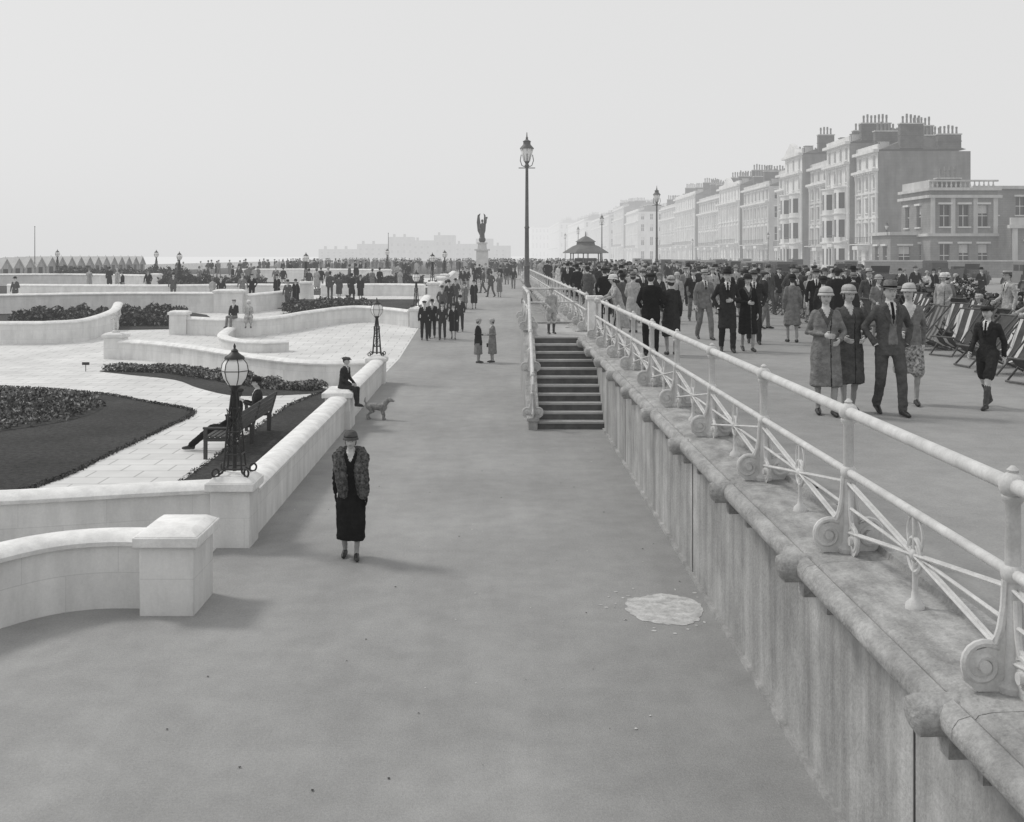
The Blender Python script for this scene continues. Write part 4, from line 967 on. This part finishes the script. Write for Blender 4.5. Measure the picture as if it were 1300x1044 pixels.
for x,w,h in ((-72,18,9),(-56,14,13),(-43,13,11),(-31,12,14),(-19,13,9),(-92,22,6),(-8,10,12),(2,10,8)):
    mb.box(x,640,UP+h/2,w,18,h,'render_grey')
    for k in range(max(1,int(w/7))): mb.box(x-w/2+2.5+k*6,640,UP+h+.9,1.2,3,1.8,'chimney_brick')
    for k in range(int(w/3.5)):
        for q in range(2): mb.box(x-w/2+2+k*3.5,630.95,UP+h*(.35+.3*q),1.2,.2,h*.12,'window_glass')
mb.obj('distant_town',smooth=False)
def villa():
    x0,y0,z0=46.2,118,UP
    par=empty('brick_villa',(x0,y0,z0)); wm=MB(); tr=MB(); Dp=8.5
    H=9.4; W=7.2
    ops=[(a,a+1.1,b,c) for a in (1.0,3.05,5.1) for b,c in ((1.0,3.4),(5.3,7.6))]
    facade(wm,tr,(x0,y0,z0),(1,0,0),(0,-1,0),W,H,ops,'brick_buff')
    facade(wm,tr,(x0,y0+Dp,z0),(0,-1,0),(-1,0,0),Dp,H,[(1.2+3.4*k,2.4+3.4*k,a,b) for k in range(2) for a,b in ((1,3.4),(5.3,7.6))],'brick_buff')
    wm.box(x0+W/2,y0+Dp/2,z0+H-.05,W-.1,Dp-.2,.1,'slate_roof')
    wm.add([(x0+W,y0,z0),(x0+W,y0+Dp,z0),(x0+W,y0+Dp,z0+H),(x0+W,y0,z0+H)],[(0,1,2,3)],'brick_buff')
    for z,e in ((4.4,.0),(H-.9,.1),(H-.1,.0)): tr.box(x0+W/2,y0-.15,z0+z,W+.6+e,.4+e,.3,'stucco_cream'); tr.box(x0-.15,y0+Dp/2,z0+z+.002,.4+e,Dp+.4,.3,'stucco_cream')
    for q in (0,W/3,2*W/3,W): tr.box(x0+min(max(q,.25),W-.25),y0-.06,z0+6.3,.45,.16,4.1,'stucco_cream')
    for k in range(14): tr.lathe((x0+.3+k*.5,y0+.15,z0+H+.05),[(.06,0),(.13,.25),(.06,.5),(.08,.65)],'stucco_cream',6)
    tr.box(x0+W/2,y0+.15,z0+H+.8,W+.2,.35,.18,'stucco_cream'); tr.box(x0+.15,y0+Dp/2,z0+H+.45,.3,Dp-.6,.9,'stucco_cream')
    facade(wm,tr,(x0+W,y0-3,z0),(1,0,0),(0,-1,0),24,5.4,[(1.5+4.2*k,2.9+4.2*k,1.1,3.6) for k in range(5)],'brick_buff')
    wm.add([(x0+W,y0-3,z0),(x0+W,y0,z0),(x0+W,y0,z0+5.4),(x0+W,y0-3,z0+5.4)],[(3,2,1,0)],'brick_buff')
    wm.box(x0+W+12,y0+3,z0+5.35,23.8,11.8,.1,'slate_roof'); tr.box(x0+W+12,y0-3.15,z0+5.2,24.6,.5,.35,'stucco_cream'); tr.box(x0+W+12,y0-2.9,z0+5.75,24,.3,.8,'stucco_cream')
    for k in range(6): tr.box(x0+W+.4+4.2*k,y0-3.1,z0+2.5,.5,.2,5,'stucco_cream')
    facade(wm,tr,(x0+W+.5,y0+7,z0+5.4),(1,0,0),(0,-1,0),20,4.6,[(1.5+3.2*k,2.7+3.2*k,1.4,3.4) for k in range(6)],'brick_buff')
    tr.box(x0+W+10.5,y0+6.85,z0+9.9,20.6,.5,.35,'stucco_cream')
    facade(wm,tr,(x0-3.2,y0+3,z0),(1,0,0),(0,-1,0),3.2,4.6,[(.9,2.2,1,3.2)],'brick_buff')
    facade(wm,tr,(x0-3.2,y0+9,z0),(0,-1,0),(-1,0,0),6,4.6,[(1,2.2,1,3.2),(3.6,4.8,1,3.2)],'brick_buff')
    wm.box(x0-1.6,y0+6,z0+4.55,3.1,5.9,.1,'slate_roof'); tr.box(x0-1.7,y0+2.9,z0+4.6,3.4,.5,.35,'stucco_cream'); tr.box(x0-3.3,y0+6.2,z0+4.602,.5,6,.35,'stucco_cream')
    tr.box(x0+8,y0-9,z0+.8,36,.3,1.6,'brick_buff'); tr.box(x0+8,y0-9,z0+1.66,36.2,.42,.14,'stucco_cream')
    for m,nm in ((wm,'walls'),(tr,'trim')):
        m.v=[(a-x0,b-y0,c-z0) for a,b,c in m.v]; m.obj(nm,par,smooth=False)
    ch=MB(); chimneys(ch,4.5,6.5,H,'x',4,1.4); ch.obj('chimneys',par,smooth=False)
villa()
# ------------------------------------------------------------------ shelter
mb=MB(); I='iron_grey'
for a in range(6):
    t=a*pi/3+.3; mb.lathe((1.45*math.cos(t),1.45*math.sin(t),0),[(.09,0),(.06,.2),(.05,2.3),(.1,2.45)],I,8)
    t2=t+pi/3; mb.tube([(1.45*math.cos(t),1.45*math.sin(t),2.4),(1.45*math.cos(t2),1.45*math.sin(t2),2.4)],.06,I,6)
mb.lathe((0,0,2.4),[(2.1,0),(2.05,.08),(1.2,.62),(.85,.75),(.8,1.0),(.95,1.03),(.3,1.45),(.06,1.55),(.03,1.95)],'slate_roof',6)
mb.box(0,0,1.0,2.0,.06,1.9,'window_glass'); mb.box(0,0,1.0,.06,2.0,1.9,'window_glass'); mb.lathe((0,0,0),[(1.2,.42),(1.2,.48)],'bench_wood',6)
mb.obj('promenade_shelter',loc=(7.9,100,UP),ang=30)
# ------------------------------------------------------------------ peace statue
mb=MB(); s='statue_stone'
mb.box(0,0,.2,3.0,3.0,.4,s); mb.box(0,0,.55,2.4,2.4,.3,s); mb.box(0,0,1.7,1.35,1.35,2.0,s,taper=.9); mb.box(0,0,2.78,1.6,1.6,.16,s); mb.box(0,0,3.15,1.0,1.0,.6,s,taper=.85); mb.box(0,0,3.5,1.1,1.1,.12,s)
b='bronze'
mb.ell((0,0,3.85),(.36,.36,.36),b,14,10)
mb.loft([(0,0,4.0,.27,.26),(0,0,4.5,.24,.22),(0,0,5.0,.19,.17),(0,0,5.35,.23,.17),(0,0,5.52,.18,.13),(0,0,5.6,.07,.07),(0,0,5.7,.06,.06)],b,14); mb.ell((0,-.03,5.84),(.12,.14,.16),b)
mb.limb([(.2,0,5.45),(.4,-.15,5.6),(.45,-.2,6.05)],[.08,.06,.045],b); mb.limb([(-.2,0,5.45),(-.32,-.15,5.1),(-.2,-.4,4.95)],[.08,.06,.045],b)
mb.ell((.47,-.2,6.15),(.11,.11,.11),b,10,6)
for sd,kx in ((-1,.62),(1,.42)):
    pts=[(sd*.1,.2,5.0),(sd*.3*kx,.3,5.6),(sd*.45*kx,.4,6.3),(sd*.3*kx,.42,6.65),(sd*.8*kx,.45,6.45),(sd*.95*kx,.45,5.7),(sd*.8*kx,.4,4.8),(sd*.35*kx,.3,4.2)]
    vs=pts+[(x,y+.09,z) for x,y,z in pts]; k=8
    mb.add(vs,[tuple(range(k)),tuple(range(2*k-1,k-1,-1))]+[(i,(i+1)%k,(i+1)%k+k,i+k) for i in range(k)],b)
mb.obj('winged_peace_statue',loc=(-1.72,116,UP),ang=40)
# ------------------------------------------------------------------ beach huts
def hut():
    mb=MB(); w,dp,h,r=2.3,2.4,1.9,.85
    mb.box(0,0,h/2,dp,w,h,'hut_paint')
    mb.add([(-dp/2,-w/2,h),(-dp/2,w/2,h),(-dp/2,0,h+r),(dp/2,-w/2,h),(dp/2,w/2,h),(dp/2,0,h+r)],[(0,2,1),(3,4,5),(0,1,4,3)],'hut_paint')
    for sd in (-1,1):
        a=(sd*(w/2+.12),h-.1); b=(0,h+r+.04); vs=[]
        for t in (0,.06):
            vs+= [(-dp/2-.15,a[0],a[1]+t),(dp/2+.15,a[0],a[1]+t),(dp/2+.15,b[0],b[1]+t),(-dp/2-.15,b[0],b[1]+t)]
        mb.add(vs,[(0,1,2,3),(7,6,5,4),(0,4,5,1),(1,5,6,2),(2,6,7,3),(3,7,4,0)],'hut_roof')
    mb.box(dp/2+.01,0,.95,.04,.9,1.8,'canvas_dark'); mb.lathe((dp/2,0,h+r),[(.03,0),(.02,.25)],'hut_roof',6)
    return mb.mesh('beach_hut',30)
HM=hut()
for i in range(20):
    y=90+i*2.55; put(HM,'beach_hut',(-46.0,y,gz(y)-.75))
mb=MB(); mb.tube([(0,0,0),(0,0,5)],[.05,.03],'iron_grey',6); mb.ell((0,0,5.03),(.06,.06,.06),'iron_grey',8,6)
fm=mb.mesh('flagpole')
for x,y in ((-45,107),(-14,140)): put(fm,'flagpole',(x,y,gz(y)))
mb=MB(); mb.box2(-50,-49.7,84,600,1.0,2.9,'coping_stone'); mb.obj('esplanade_wall')
# ------------------------------------------------------------------ light, sky, camera
w=bpy.data.worlds.new('World'); scene.world=w; w.use_nodes=True; nt=w.node_tree; N=nt.nodes; L=nt.links
bg=N['Background']; sky=N.new('ShaderNodeTexSky'); sky.sky_type='NISHITA'; sky.sun_disc=False
SE=D(48); AZ=D(-62)
sky.sun_elevation=SE; sky.sun_rotation=AZ; sky.dust_density=4; sky.air_density=1.2
bw=N.new('ShaderNodeRGBToBW'); L.new(sky.outputs[0],bw.inputs[0])
mx=N.new('ShaderNodeMix'); mx.data_type='FLOAT'; mx.inputs['Factor'].default_value=.88; L.new(bw.outputs[0],mx.inputs['A']); mx.inputs['B'].default_value=8.1
L.new(mx.outputs['Result'],bg.inputs['Color']); bg.inputs['Strength'].default_value=.1
sl=bpy.data.lights.new('sun','SUN'); sl.energy=1.5; sl.angle=D(11); sl.color=(1,.985,.96)
so=bpy.data.objects.new('sun',sl); COL.objects.link(so)
dirv=Vector((math.sin(AZ)*math.cos(SE),math.cos(AZ)*math.cos(SE),math.sin(SE)))
so.rotation_euler=dirv.to_track_quat('Z','Y').to_euler(); so.location=(-20,10,30)
cam=bpy.data.cameras.new('camera'); co=bpy.data.objects.new('camera',cam); COL.objects.link(co)
co.location=(0,0,4.1); co.rotation_euler=(pi/2,0,0); cam.sensor_width=36; cam.lens=38.77; cam.shift_x=.0131; cam.shift_y=-.1515; cam.clip_start=.05; cam.clip_end=12000
scene.camera=co
scene.view_settings.view_transform='Standard'; scene.view_settings.look='None'; scene.view_settings.exposure=0; scene.view_settings.gamma=1
